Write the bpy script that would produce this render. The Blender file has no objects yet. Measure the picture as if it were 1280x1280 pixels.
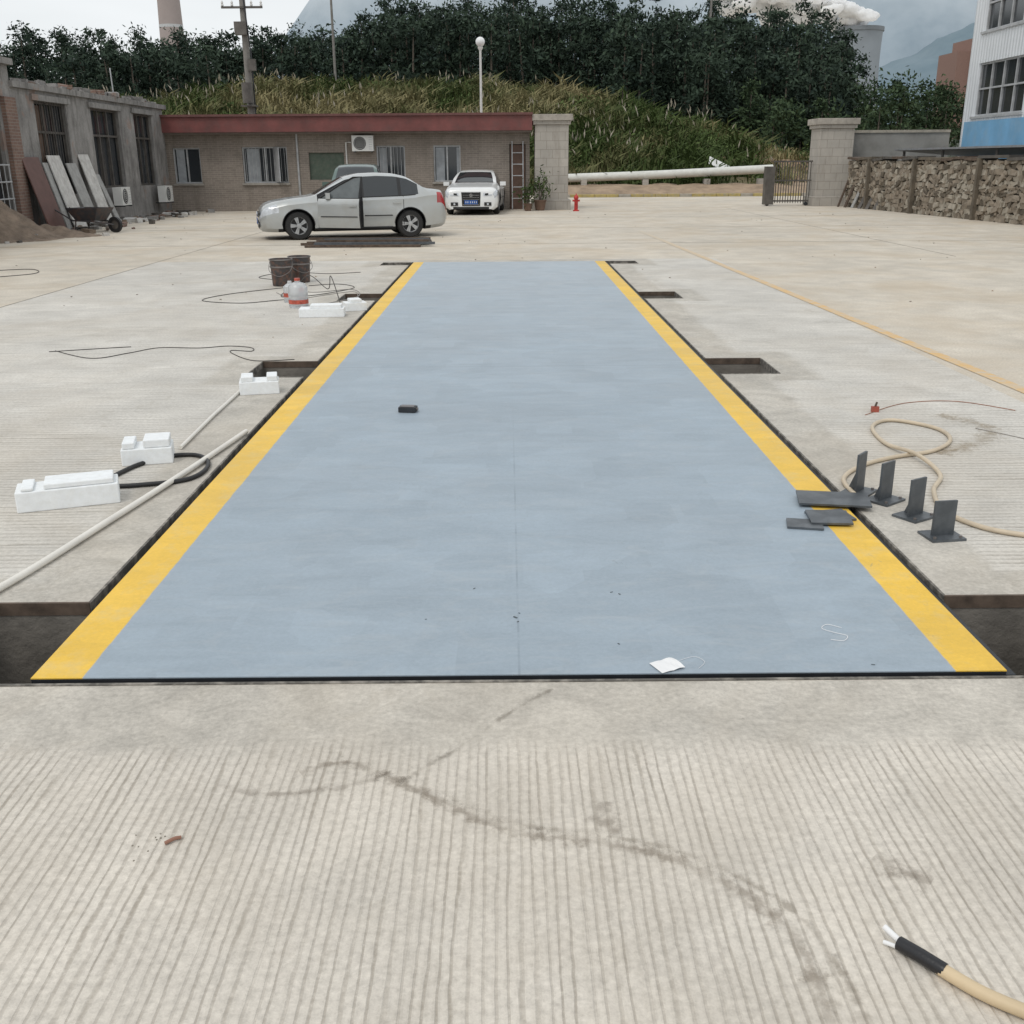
import bpy, math, random
import numpy as np
from mathutils import Vector, Matrix, noise
random.seed(7); rng=np.random.default_rng(7)
R=math.radians
scene=bpy.context.scene
# ------------------------------------------------------------------ helpers
class NT:
    def __init__(s,nt): s.nt=nt
    def n(s,t,**kw):
        nd=s.nt.nodes.new(t)
        for k,v in kw.items():
            if hasattr(nd,k): setattr(nd,k,v)
        return nd
    def link(s,a,b): s.nt.links.new(a,b)
    def put(s,sock,v):
        if hasattr(v,'is_output'): s.link(v,sock)
        else: sock.default_value=v
    def m(s,op,a,b=0.0,c=None,clamp=False):
        nd=s.nt.nodes.new('ShaderNodeMath'); nd.operation=op; nd.use_clamp=clamp
        s.put(nd.inputs[0],a); s.put(nd.inputs[1],b)
        if c is not None: s.put(nd.inputs[2],c)
        return nd.outputs[0]
    def mix(s,f,a,b,mode='MIX'):
        nd=s.nt.nodes.new('ShaderNodeMix'); nd.data_type='RGBA'; nd.blend_type=mode
        s.put(nd.inputs[0],f)
        for i,v in ((6,a),(7,b)):
            if isinstance(v,(tuple,list)): v=(v[0],v[1],v[2],1)
            s.put(nd.inputs[i],v)
        return nd.outputs[2]
    def noise(s,vec,scale,detail=4,rough=.55,dist=0):
        nd=s.nt.nodes.new('ShaderNodeTexNoise')
        nd.inputs['Scale'].default_value=scale; nd.inputs['Detail'].default_value=min(detail,4)
        nd.inputs['Roughness'].default_value=rough; nd.inputs['Distortion'].default_value=dist
        s.link(vec,nd.inputs['Vector']); return nd.outputs[0]
    def rng(s,v,a,b,c,d):
        nd=s.nt.nodes.new('ShaderNodeMapRange'); s.put(nd.inputs[0],v)
        for i,x in enumerate((a,b,c,d)): nd.inputs[i+1].default_value=x
        return nd.outputs[0]
    def comb(s,x,y,z):
        nd=s.nt.nodes.new('ShaderNodeCombineXYZ')
        for i,v in enumerate((x,y,z)): s.put(nd.inputs[i],v)
        return nd.outputs[0]
    def sep(s,v):
        nd=s.nt.nodes.new('ShaderNodeSeparateXYZ'); s.link(v,nd.inputs[0]); return nd.outputs
def newmat(name):
    m=bpy.data.materials.new(name); m.use_nodes=True
    nt=m.node_tree; b=nt.nodes['Principled BSDF']
    return m,NT(nt),b
def bump(N,b,h,strength=.5,dist=.01):
    bp=N.n('ShaderNodeBump'); bp.inputs['Strength'].default_value=strength; bp.inputs['Distance'].default_value=dist
    N.link(h,bp.inputs['Height']); N.link(bp.outputs[0],b.inputs['Normal'])
def M(name,col,rough=.6,metal=0,var=.2,scale=4,bmp=0,bscale=60,bdist=.003,coat=0,dirt=None,dirtamt=.4):
    m,N,b=newmat(name)
    co=N.n('ShaderNodeTexCoord').outputs['Object']
    nz=N.noise(co,scale,6,.6)
    f=N.rng(nz,.3,.7,1-var,1+var)
    c=N.mix(1.0,(col[0],col[1],col[2]),N.comb(f,f,f),'MULTIPLY')
    if dirt:
        d=N.rng(N.noise(co,scale*1.7,8,.65),.45,.7,0,dirtamt)
        c=N.mix(d,c,dirt)
    N.link(c,b.inputs['Base Color'])
    b.inputs['Roughness'].default_value=rough; b.inputs['Metallic'].default_value=metal
    b.inputs['Coat Weight'].default_value=coat; b.inputs['Coat Roughness'].default_value=.08
    if bmp: bump(N,b,N.noise(co,bscale,4,.6),bmp,bdist)
    return m
def glassmat(name,col=(.02,.025,.03),rough=.08):
    m,N,b=newmat(name)
    b.inputs['Base Color'].default_value=(*col,1); b.inputs['Roughness'].default_value=rough
    b.inputs['Specular IOR Level'].default_value=.8
    return m
class MB:
    def __init__(s): s.v=[];s.f=[];s.m=[];s.mats=[]
    def mi(s,mat):
        if mat not in s.mats: s.mats.append(mat)
        return s.mats.index(mat)
    def add(s,vs,fs,mat,T=None):
        o=len(s.v)
        for p in vs:
            p=Vector(p)
            if T is not None: p=T@p
            s.v.append(p)
        k=s.mi(mat)
        for f in fs: s.f.append([i+o for i in f]); s.m.append(k)
    def box(s,c,d,mat,rz=0,T=None,jit=0):
        x,y,z=d[0]/2,d[1]/2,d[2]/2
        vs=[(sx*x,sy*y,sz*z) for sz in(-1,1) for sy in(-1,1) for sx in(-1,1)]
        if jit: vs=[tuple(a+random.uniform(-jit,jit) for a in p) for p in vs]
        A=Matrix.Translation(c)@(T if T is not None else Matrix.Rotation(rz,4,'Z'))
        s.add(vs,[(0,2,3,1),(4,5,7,6),(0,1,5,4),(2,6,7,3),(0,4,6,2),(1,3,7,5)],mat,A)
    def bx(s,x0,x1,y0,y1,z0,z1,mat): s.box(((x0+x1)/2,(y0+y1)/2,(z0+z1)/2),(x1-x0,y1-y0,z1-z0),mat)
    def tube(s,pts,r,mat,n=8,r1=None,cap=True):
        pts=[Vector(p) for p in pts]; rings=[]; up=None
        for i,p in enumerate(pts):
            a=pts[max(i-1,0)]; b=pts[min(i+1,len(pts)-1)]
            t=(b-a).normalized()
            if up is None:
                up=Vector((0,0,1)) if abs(t.z)<.9 else Vector((1,0,0))
            u=(up-t*up.dot(t)).normalized(); w=t.cross(u); up=u
            rr=r if r1 is None else r+(r1-r)*i/(len(pts)-1)
            rings.append([p+(u*math.cos(2*math.pi*k/n)+w*math.sin(2*math.pi*k/n))*rr for k in range(n)])
        vs=[q for g in rings for q in g]; fs=[]
        for i in range(len(pts)-1):
            for k in range(n):
                fs.append((i*n+k,i*n+(k+1)%n,(i+1)*n+(k+1)%n,(i+1)*n+k))
        if cap: fs.append(tuple(range(n))[::-1]); fs.append(tuple(range((len(pts)-1)*n,len(pts)*n)))
        s.add(vs,fs,mat)
    def cyl(s,p0,p1,r,mat,r1=None,n=20): s.tube([p0,p1],r,mat,n,r1)
    def lathe(s,prof,mat,c=(0,0,0),axis='Z',n=28,T=None):
        vs=[];fs=[]
        for k in range(n):
            a=2*math.pi*k/n
            for (r,h) in prof:
                if axis=='Z': vs.append((c[0]+r*math.cos(a),c[1]+r*math.sin(a),c[2]+h))
                else: vs.append((c[0]+r*math.cos(a),c[1]+h,c[2]+r*math.sin(a)))
        L=len(prof)
        for k in range(n):
            for i in range(L-1):
                fs.append((k*L+i,((k+1)%n)*L+i,((k+1)%n)*L+i+1,k*L+i+1))
        s.add(vs,fs,mat,T)
    def prism(s,poly,y0,y1,mat,T=None):
        n=len(poly); vs=[(p[0],y0,p[1]) for p in poly]+[(p[0],y1,p[1]) for p in poly]
        fs=[tuple(range(n)),tuple(range(n,2*n))[::-1]]+[(i,i+n,(i+1)%n+n,(i+1)%n) for i in range(n)]
        s.add(vs,fs,mat,T)
    def build(s,name,parent=None,loc=(0,0,0),rz=0,smooth=None,bevel=0):
        me=bpy.data.meshes.new(name); me.from_pydata([tuple(p) for p in s.v],[],s.f)
        for m in s.mats: me.materials.append(m)
        me.polygons.foreach_set('material_index',s.m); me.update()
        import bmesh
        bm=bmesh.new(); bm.from_mesh(me); bmesh.ops.recalc_face_normals(bm,faces=bm.faces); bm.to_mesh(me); bm.free()
        if smooth is not None:
            me.polygons.foreach_set('use_smooth',[True]*len(me.polygons)); me.set_sharp_from_angle(angle=R(smooth))
        o=bpy.data.objects.new(name,me); scene.collection.objects.link(o)
        o.location=loc; o.rotation_euler=(0,0,rz)
        if parent: o.parent=parent
        if bevel:
            b=o.modifiers.new('bev','BEVEL'); b.width=bevel; b.segments=2; b.limit_method='ANGLE'
        return o
def empty(name,loc=(0,0,0),rz=0):
    e=bpy.data.objects.new(name,None); scene.collection.objects.link(e); e.location=loc; e.rotation_euler=(0,0,rz); e.empty_display_size=.3
    return e
def smoothpts(pts,k=8):
    P=[Vector(p) for p in pts]; out=[]
    for i in range(len(P)-1):
        a=P[max(i-1,0)];b=P[i];c=P[i+1];d=P[min(i+2,len(P)-1)]
        for j in range(k):
            t=j/k
            out.append(.5*((2*b)+(-a+c)*t+(2*a-5*b+4*c-d)*t*t+(-a+3*b-3*c+d)*t**3))
    out.append(P[-1]); return out
def fbm(x,y,z=0,o=4): return noise.fractal(Vector((x,y,z)),1.0,2.0,o)

# ------------------------------------------------------------------ camera
CAMH=1.7
cam=bpy.data.cameras.new('camera'); co=bpy.data.objects.new('camera',cam); scene.collection.objects.link(co)
cam.sensor_width=36; cam.lens=36; cam.clip_end=8000; cam.clip_start=.05
co.location=(0,0,CAMH)
rm=Matrix.Rotation(R(-.15),4,'Z')@Matrix.Rotation(R(90-18.9),4,'X')@Matrix.Rotation(R(-.4),4,'Z')
co.rotation_euler=rm.to_euler()
scene.camera=co
scene.view_settings.view_transform='Standard'; scene.view_settings.look='None'; scene.view_settings.exposure=0

# ------------------------------------------------------------------ world + sun
SUN_EL=R(56); SUN_AZ=R(215)
w=bpy.data.worlds.new('World'); scene.world=w; w.use_nodes=True
N=NT(w.node_tree); bg=w.node_tree.nodes['Background']
sky=N.n('ShaderNodeTexSky'); sky.sky_type='NISHITA'; sky.sun_disc=False
sky.sun_elevation=SUN_EL; sky.sun_rotation=SUN_AZ; sky.dust_density=3; sky.air_density=1.2
tc=N.n('ShaderNodeTexCoord').outputs['Generated']
sx=N.sep(tc)
cv=N.comb(sx[0],sx[1],N.m('MULTIPLY',sx[2],3.0))
nzw=N.noise(cv,2.4,4,.6,.3)
cl=N.rng(nzw,.32,.6,.86,.99)
sh=N.rng(nzw,.3,.7,.95,1.04)
cc=N.mix(1.0,(7.0,7.25,7.4),N.comb(sh,sh,sh),'MULTIPLY')
N.link(N.mix(cl,sky.outputs[0],cc),bg.inputs[0]); bg.inputs[1].default_value=.126
sun=bpy.data.lights.new('sun','SUN'); sun.energy=1.0; sun.angle=R(22); sun.color=(1,.96,.90)
so=bpy.data.objects.new('sun',sun); scene.collection.objects.link(so)
d=Vector((math.sin(SUN_AZ)*math.cos(SUN_EL),math.cos(SUN_AZ)*math.cos(SUN_EL),math.sin(SUN_EL)))
so.rotation_euler=d.to_track_quat('Z','Y').to_euler(); so.location=(0,0,30)

# ------------------------------------------------------------------ concrete
def concrete(name,col,groove=None,warm=(.45,.385,.30),stain=.25,wamt=.35,darkspot=.3,smcol=(.45,.415,.36)):
    m,N,b=newmat(name)
    P=N.n('ShaderNodeNewGeometry').outputs['Position']; s=N.sep(P)
    big=N.rng(N.noise(P,.28,3,.6),.3,.7,.9,1.09)
    med=N.rng(N.noise(P,1.7,5,.65,.4),.3,.7,.86,1.12)
    fine=N.rng(N.noise(P,45,5,.75),.3,.7,.80,1.20)
    f=N.m('MULTIPLY',N.m('MULTIPLY',big,med),fine)
    c=N.mix(1.0,col,N.comb(f,f,f),'MULTIPLY')
    h=N.m('MULTIPLY',N.noise(P,90,2,.7),.6)
    if groove:
        a,bb=(s[0],s[1]) if groove=='y' else (s[1],s[0])
        edge=N.m('MULTIPLY',N.m('SUBTRACT',N.noise(P,2.6,4,.7),.5),.3)
        if groove=='y': gm=N.rng(N.m('ADD',s[1],edge),2.68,2.80,1,0)
        else:
            gm=N.rng(N.m('ADD',N.m('ABSOLUTE',N.m('SUBTRACT',s[0],.03)),edge),2.06,2.14,0,1)
            for yc,hw in ((3.5,.6),(8.85,.62),(13.85,.6),(18.6,.6)):
                k=N.rng(N.m('ADD',N.m('ABSOLUTE',N.m('SUBTRACT',s[1],yc)),edge),hw,hw+.06,0,1)
                k=N.m('MAXIMUM',k,N.rng(N.m('ABSOLUTE',N.m('SUBTRACT',s[0],.03)),2.5,2.6,0,1))
                gm=N.m('MULTIPLY',gm,k)
        fs_=N.m('MULTIPLY',f,N.rng(N.noise(P,4,4,.7,1.0),.35,.65,.86,1.08))
        c=N.mix(gm,N.mix(1.0,smcol,N.comb(fs_,fs_,fs_),'MULTIPLY'),c)
    wf=N.rng(N.noise(P,.55,4,.65,.6),.45,.68,0,wamt)
    c=N.mix(wf,c,warm)
    st=N.rng(N.noise(P,3.1,4,.78,1.2),.56,.70,0,stain)
    c=N.mix(st,c,(col[0]*.6,col[1]*.56,col[2]*.5))
    vor=N.n('ShaderNodeTexVoronoi'); vor.inputs['Scale'].default_value=9; N.link(P,vor.inputs['Vector'])
    sp=N.rng(vor.outputs[0],.02,.06,darkspot,0)
    c=N.mix(sp,c,(.16,.14,.12))
    if groove:
        lo=N.noise(N.comb(s[0],s[1],0.0),.45,1,.5)
        st2=N.comb(N.m('MULTIPLY',a,16.0),N.m('MULTIPLY',bb,.9),0.0)
        wob=N.noise(st2,1.0,2,.6)
        amp=9.0 if groove=='y' else 30.0
        per=.030 if groove=='y' else .05
        ph=N.m('ADD',N.m('MULTIPLY',a,2*math.pi/per),N.m('ADD',N.m('MULTIPLY',lo,amp),N.m('MULTIPLY',wob,9.0)))
        ph=N.m('ADD',ph,N.m('MULTIPLY',N.noise(P,14,1,.6),1.5))
        sn=N.m('SINE',ph)
        ln0=N.m('MULTIPLY',N.rng(sn,.58,.98,0,1),gm)
        it=N.rng(wob,.32,.62,.2,1)
        it2=N.rng(N.noise(P,1.1,4,.65),.3,.58,.35,1)
        brk=N.rng(N.noise(P,38,3,.7),.3,.52,.35,1)
        ln=N.m('MULTIPLY',N.m('MULTIPLY',ln0,it),N.m('MULTIPLY',it2,brk))
        ridge=N.m('MULTIPLY',N.m('MULTIPLY',N.rng(sn,-.9,-.3,.16,0),gm),brk)
        c=N.mix(N.m('MULTIPLY',ln,.66 if groove=='y' else .6),c,(col[0]*.42,col[1]*.39,col[2]*.35))
        c=N.mix(ridge,c,(min(1,col[0]*1.3),min(1,col[1]*1.3),min(1,col[2]*1.32)))
        h=N.m('SUBTRACT',h,N.m('MULTIPLY',ln0,.7))
    N.link(c,b.inputs['Base Color']); b.inputs['Roughness'].default_value=.88
    b.inputs['Specular IOR Level'].default_value=.3
    bump(N,b,h,.5,.006)
    return m
m_gy=concrete('grooved_concrete',(.59,.545,.48),'y',stain=.2,smcol=(.51,.475,.42))
m_gx=concrete('cross_brushed_concrete',(.57,.545,.50),'x',stain=.3,smcol=(.49,.46,.41))
m_yd=concrete('yard_concrete',(.555,.505,.43),None,warm=(.48,.39,.28),wamt=.55,stain=.15)
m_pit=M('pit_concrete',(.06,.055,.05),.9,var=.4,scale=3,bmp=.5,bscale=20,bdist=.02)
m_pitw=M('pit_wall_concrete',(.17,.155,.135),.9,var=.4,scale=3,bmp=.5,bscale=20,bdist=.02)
XB=[-4000,-60,-6.4,-2.22,-1.72,1.78,2.28,3.78,60,4000]
YB=[-4000,-40,2.4,3.16,3.85,8.5,9.2,13.5,14.2,18.3,18.78,19.2,60,4000]
def cellpit(xc,yc):
    if -1.72<xc<1.78 and 3.16<yc<18.78: return True
    if -2.22<xc<2.28:
        for a,b_ in ((3.16,3.85),(8.5,9.2),(13.5,14.2),(18.3,18.78)):
            if a<yc<b_: return True
    return False
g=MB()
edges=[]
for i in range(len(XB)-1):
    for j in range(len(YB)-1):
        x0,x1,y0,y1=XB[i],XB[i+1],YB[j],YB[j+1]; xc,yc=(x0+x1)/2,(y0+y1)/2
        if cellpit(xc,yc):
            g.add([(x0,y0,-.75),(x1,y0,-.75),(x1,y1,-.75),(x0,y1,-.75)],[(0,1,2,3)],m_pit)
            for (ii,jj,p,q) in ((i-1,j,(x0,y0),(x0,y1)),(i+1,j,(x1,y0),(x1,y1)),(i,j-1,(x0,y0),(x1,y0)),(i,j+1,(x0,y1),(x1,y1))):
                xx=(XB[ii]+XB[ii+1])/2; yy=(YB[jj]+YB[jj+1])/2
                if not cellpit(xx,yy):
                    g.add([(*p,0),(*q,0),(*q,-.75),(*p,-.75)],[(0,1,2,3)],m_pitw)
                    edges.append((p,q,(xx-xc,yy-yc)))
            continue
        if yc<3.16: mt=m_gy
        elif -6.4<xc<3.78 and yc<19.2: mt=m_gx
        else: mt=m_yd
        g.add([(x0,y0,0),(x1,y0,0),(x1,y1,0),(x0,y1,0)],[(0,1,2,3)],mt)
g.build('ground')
m_rust=M('rusty_steel',(.11,.08,.06),.75,metal=.3,var=.4,scale=12,bmp=.3)
m_edge=M('dark_edge_angle',(.10,.092,.08),.8,var=.4,scale=7,dirt=(.34,.31,.27),dirtamt=1)
a=MB()
for p,q,dr in edges:
    if dr[0]!=0 and abs(dr[0])>abs(dr[1]) and p[0]==q[0]:
        x=p[0]; s_=1 if dr[0]>0 else -1
        a.bx(min(x-.004*s_,x+.008*s_),max(x-.004*s_,x+.008*s_),p[1],q[1],-.05,.003,m_edge)
    else:
        y=p[1]; s_=1 if dr[1]>0 else -1
        a.bx(p[0],q[0],min(y-.004*s_,y+.010*s_),max(y-.004*s_,y+.010*s_),-.05,.004,m_rust if s_>0 and p[1]<18 else m_edge)
a.build('pit_edge_angle')

# ------------------------------------------------------------------ weighbridge deck
m,N,b=newmat('deck_paint')
P=N.n('ShaderNodeNewGeometry').outputs['Position']; s=N.sep(P)
xx=N.m('ABSOLUTE',N.m('SUBTRACT',s[0],.03))
wob=N.m('MULTIPLY',N.m('SUBTRACT',N.noise(P,9,3),.5),.012)
isy=N.rng(N.m('ADD',xx,wob),1.518,1.524,0,1)
f1=N.rng(N.noise(P,.8,4,.6),.3,.7,.93,1.07)
st=N.comb(N.m('MULTIPLY',s[0],1.2),N.m('MULTIPLY',s[1],3.2),0.0)
f2=N.rng(N.noise(st,1.6,4,.6,.8),.3,.7,.93,1.07)
vo=N.n('ShaderNodeTexVoronoi'); vo.distance='CHEBYCHEV'; vo.inputs['Scale'].default_value=3.0; N.link(N.comb(s[0],N.m('MULTIPLY',s[1],.9),0.0),vo.inputs['Vector'])
vs_=N.sep(vo.outputs['Color'])
f3=N.rng(vs_[0],0,1,.955,1.045)
f4=N.rng(N.noise(P,60,4,.7),.3,.7,.94,1.06)
f=N.m('MULTIPLY',N.m('MULTIPLY',f1,f2),N.m('MULTIPLY',f3,f4))
blue=N.mix(1.0,(.298,.358,.412),N.comb(f,f,f),'MULTIPLY')
dust=N.rng(N.noise(st,2.4,4,.75,1.5),.5,.75,0,.35)
blue=N.mix(dust,blue,(.42,.445,.46))
far_sheen=N.rng(s[1],7,18,0,.45)  # reflection painted in: deck colour pales towards the far end
blue=N.mix(N.m('MULTIPLY',far_sheen,N.rng(N.noise(st,3.0,4,.65),.35,.65,.25,1)),blue,(.50,.52,.53))
yel=N.mix(1.0,(.76,.48,.06),N.comb(f,f,f),'MULTIPLY')
yel=N.mix(N.rng(N.noise(P,5,4,.78),.50,.75,0,.5),yel,(.6,.5,.28))
c=N.mix(isy,blue,yel)
def line(coord,at,wd): return N.rng(N.m('ABSOLUTE',N.m('SUBTRACT',coord,at)),wd*.4,wd,1,0)
sm=N.m('MAXIMUM',line(s[1],8.86,.006),line(s[1],13.85,.006))
cm=N.m('MULTIPLY',N.m('MULTIPLY',line(s[0],.03,.006),N.rng(N.noise(P,3,4),.42,.6,.1,.7)),N.rng(s[1],5.5,7.5,1,.1))
c=N.mix(N.m('MULTIPLY',N.m('MAXIMUM',sm,cm),.5),c,(.12,.15,.18))
sc=N.m('MULTIPLY',N.rng(N.noise(N.comb(N.m('MULTIPLY',s[0],22.0),N.m('MULTIPLY',s[1],9.0),0.0),1.0,4,.78,2.0),.61,.70,0,.4),N.rng(N.noise(P,1.3,3),.5,.6,0,1))
c=N.mix(sc,c,(.18,.2,.21))
N.link(c,b.inputs['Base Color'])
N.link(N.rng(f1,.93,1.07,.40,.62),b.inputs['Roughness'])
bump(N,b,N.m('ADD',N.noise(P,2.2,2,.5),N.m('MULTIPLY',N.noise(P,130,1,.5),.06)),.3,.014)
m_deck=m
m_blk=M('dark_painted_steel',(.018,.02,.024),.5,var=.3,scale=8)
e=empty('weighbridge')
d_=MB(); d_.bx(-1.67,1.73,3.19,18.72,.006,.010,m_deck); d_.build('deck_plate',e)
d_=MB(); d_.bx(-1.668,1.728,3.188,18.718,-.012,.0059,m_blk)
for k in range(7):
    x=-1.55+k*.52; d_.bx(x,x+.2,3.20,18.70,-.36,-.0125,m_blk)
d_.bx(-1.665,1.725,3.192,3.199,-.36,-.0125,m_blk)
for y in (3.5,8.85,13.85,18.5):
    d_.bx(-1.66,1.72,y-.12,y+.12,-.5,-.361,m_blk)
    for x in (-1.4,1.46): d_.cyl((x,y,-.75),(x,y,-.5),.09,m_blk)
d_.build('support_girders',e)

m,N,b=newmat('worn_yellow_line')
P=N.n('ShaderNodeNewGeometry').outputs['Position']
wn=N.rng(N.noise(P,6,4,.78),.38,.6,.15,.85)
fd=N.rng(N.sep(P)[1],14,27,1,.12)
fa=N.m('MULTIPLY',wn,fd)
N.link(N.mix(fa,(.53,.48,.40),(.66,.41,.15)),b.inputs['Base Color']); b.inputs['Roughness'].default_value=.85
m_yl=m
l=MB(); l.add([(4.07,2.9,.004),(4.19,2.9,.004),(3.44,27,.004),(3.32,27,.004)],[(0,1,2,3)],m_yl); l.build('yellow_road_line')
m_jt=M('joint_sealant',(.30,.27,.23),.9,var=.3)
j=MB()
for y in (23.0,28.5,34.0): j.bx(-12,12,y,y+.010,.001,.0035,m_jt)
for x in (-6.4,8.2): j.bx(x,x+.008,19.2 if x>0 else 3.2,40,.001,.0045,m_jt)
j.build('slab_joint')

# ------------------------------------------------------------------ stain trails
def stain(name,pts,wd,col,seed=0,thr=.45,mx=.6):
    m,N,b=newmat(name+'_mat'); P=N.n('ShaderNodeNewGeometry').outputs['Position']
    at=N.n('ShaderNodeAttribute'); at.attribute_name='edge'
    al=N.m('MULTIPLY',N.rng(N.m('ADD',N.noise(P,26,4,.78),N.m('MULTIPLY',at.outputs['Fac'],.28)),thr+.14,thr+.34,0,mx),N.rng(N.noise(P,7,3),.35,.6,.15,1))
    b.inputs['Base Color'].default_value=(*col,1); b.inputs['Roughness'].default_value=.9
    N.link(al,b.inputs['Alpha'])
    S=smoothpts([(p[0],p[1],.003) for p in pts],8); vs=[];fs=[];ev=[]
    for i,p in enumerate(S):
        a_=S[max(i-1,0)]; c_=S[min(i+1,len(S)-1)]; t=(c_-a_).normalized(); nn=Vector((-t.y,t.x,0))
        w2=wd*(.7+.6*random.random())
        for k in (-1,-.5,0,.5,1): vs.append(p+nn*k*w2); ev.append(1-abs(k))
    for i in range(len(S)-1):
        for k in range(4): fs.append((i*5+k,i*5+k+1,(i+1)*5+k+1,(i+1)*5+k))
    B=MB(); B.add(vs,fs,m); o=B.build(name)
    at_=o.data.attributes.new('edge','FLOAT','POINT'); at_.data.foreach_set('value',ev)
stain('dried_mud_trail',[(-.62,2.60),(-.48,2.655),(-.227,2.48),(0,2.32),(.22,2.27),(.43,2.186),(.61,2.01),(.66,1.85),(.66,1.6)],.038,(.24,.195,.15),mx=.55)
stain('dried_mud_trail',[(-.2,2.50),(.02,2.35),(.24,2.30),(.46,2.21),(.65,2.03),(.72,1.85),(.74,1.6)],.02,(.26,.22,.17),mx=.4)
stain('dust_track',[(-.33,2.55),(-.15,2.75),(0,2.95),(.14,3.1)],.018,(.24,.21,.17),mx=.45)
stain('dust_track',[(-.85,2.55),(-.7,2.5),(-.5,2.53),(-.35,2.6)],.022,(.26,.22,.18),mx=.35)
stain('dust_track',[(.26,2.45),(.25,2.38),(.28,2.30)],.045,(.24,.2,.16),mx=.5)
stain('dust_track',[(.93,2.2),(.98,2.15),(1.04,2.1)],.055,(.24,.2,.16),mx=.5)
stain('dust_track',[(2.6,6.0),(2.9,6.2),(3.2,6.6),(3.0,7.0)],.12,(.34,.27,.18),mx=.5)
stain('dust_track',[(2.9,5.2),(3.2,5.6),(3.5,6.3)],.1,(.34,.27,.18),mx=.45)

# ------------------------------------------------------------------ small things
m_foam=M('polystyrene_foam',(.80,.82,.83),.7,var=.05,scale=20,bmp=.25,bscale=250,bdist=.002,dirt=(.62,.6,.55),dirtamt=.25)
def foam(name,parts,loc,rz):
    B=MB()
    for c_,d2 in parts: B.box(c_,d2,m_foam)
    return B.build(name,loc=loc,rz=rz,bevel=.006)
foam('polystyrene_box',[((0,0,.055),(.50,.19,.11)),((.06,.0,.125),(.34,.17,.028)),((-.19,-.0,.12),(.06,.18,.018))],(-2.33,5.17,0),R(20))
foam('polystyrene_box',[((0,0,.05),(.29,.2,.10)),((-.10,0,.12),(.07,.18,.038)),((.06,0,.125),(.15,.18,.048))],(-2.18,5.98,0),R(14))
foam('polystyrene_box',[((0,0,.05),(.30,.2,.10)),((-.09,0,.12),(.09,.18,.04)),((.1,0,.12),(.08,.18,.04))],(-1.95,7.92,0),R(12))
foam('polystyrene_box',[((0,0,.05),(.52,.22,.10)),((.05,0,.12),(.36,.18,.04))],(-2.17,12.1,0),R(4))
foam('polystyrene_box',[((0,0,.05),(.26,.2,.10)),((.0,0,.12),(.14,.18,.04))],(-1.86,12.6,0),R(20))
m_pvc=M('pvc',(.72,.69,.63),.4,var=.08)
B=MB(); B.tube(smoothpts([(-2.42,3.1,.02),(-2.15,3.95,.02),(-2.0,4.8,.02),(-1.86,5.7,.02),(-1.74,6.6,.02)]),.016,m_pvc,10); B.build('pvc_pipe',smooth=50)
B=MB(); B.tube([(-2.06,6.22,.016),(-2.09,7.1,.016),(-2.1,7.95,.016)],.012,m_pvc,10); B.build('pvc_pipe',smooth=50)
m_rub=M('black_rubber',(.015,.015,.016),.5)
B=MB(); B.tube(smoothpts([(-2.26,5.62,.014),(-2.20,5.84,.014),(-2.08,6.02,.014),(-1.92,6.05,.014),(-1.80,5.9,.014),(-1.77,5.68,.014),(-1.84,5.52,.014),(-2.05,5.44,.014),(-2.16,5.42,.014)]),.013,m_rub,10); B.build('rubber_cable',smooth=50)
m_wire=M('grey_wire',(.06,.055,.05),.6)
def wire(pts,r=.005,mat=m_wire,nm='electric_wire'):
    B=MB(); B.tube(smoothpts([(p[0],p[1],r+(p[2] if len(p)>2 else 0)) for p in pts],8),r,mat,6); return B.build(nm,smooth=60)
wire([(-4.36,9.85),(-3.85,9.43),(-3.6,9.7),(-3.4,9.98),(-3.0,9.95),(-2.75,10.05),(-2.5,9.95),(-2.45,9.75),(-2.65,9.8),(-2.58,9.6),(-2.3,9.25),(-1.95,9.3)],.004)
wire([(-4.4,9.8),(-4.0,9.95),(-3.7,10.05)],.004)
m_wl=M('pale_wire',(.3,.28,.26),.6)
wire([(-3.1,15.1),(-3.8,14.3),(-4.0,13.6),(-3.4,13.3),(-2.9,13.6),(-2.6,13.1)])
wire([(-3.1,15.0),(-2.7,14.4),(-2.2,14.7),(-2.0,13.9),(-2.3,13.2),(-2.5,12.8)],.006,m_wl)
wire([(-3.3,15.9),(-3.9,16.4),(-3.6,17.2),(-2.9,16.9),(-2.4,17.1)])
wire([(-2.9,15.2),(-2.5,15.4),(-2.2,14.9),(-2.6,14.1),(-3.0,13.9),(-3.1,14.4)])
wire([(-3.0,14.6,.0),(-2.7,14.2,.25),(-2.4,13.9,.1),(-2.3,13.6,.3),(-2.15,13.3,0)],.006)
wire([(-3.2,14.4),(-2.8,13.7),(-2.4,14.2),(-2.1,14.4),(-1.95,13.2),(-2.1,12.9)],.005,m_wl)
wire([(2.5,7.0),(2.9,7.35),(3.3,7.4),(3.6,7.1)],.003,M('red_brown_wire',(.3,.14,.09),.6))
B=MB(); B.box((0,0,.02),(.05,.03,.04),M('red_clip',(.35,.08,.05),.5)); B.cyl((0,0,.04),(.01,0,.07),.008,m_rust,n=6); B.build('welding_clamp',loc=(2.6,7.1,0))
wire([(3.1,6.6),(3.35,6.2),(3.5,5.5),(3.45,5.0)],.003,m_wl)
wire([(-9.5,16.5),(-9,17.5),(-8.2,18),(-7.8,17.2),(-8.6,16.4)],.006)
m_hose=M('beige_hose',(.55,.46,.34),.5,var=.12,scale=6)
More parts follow.
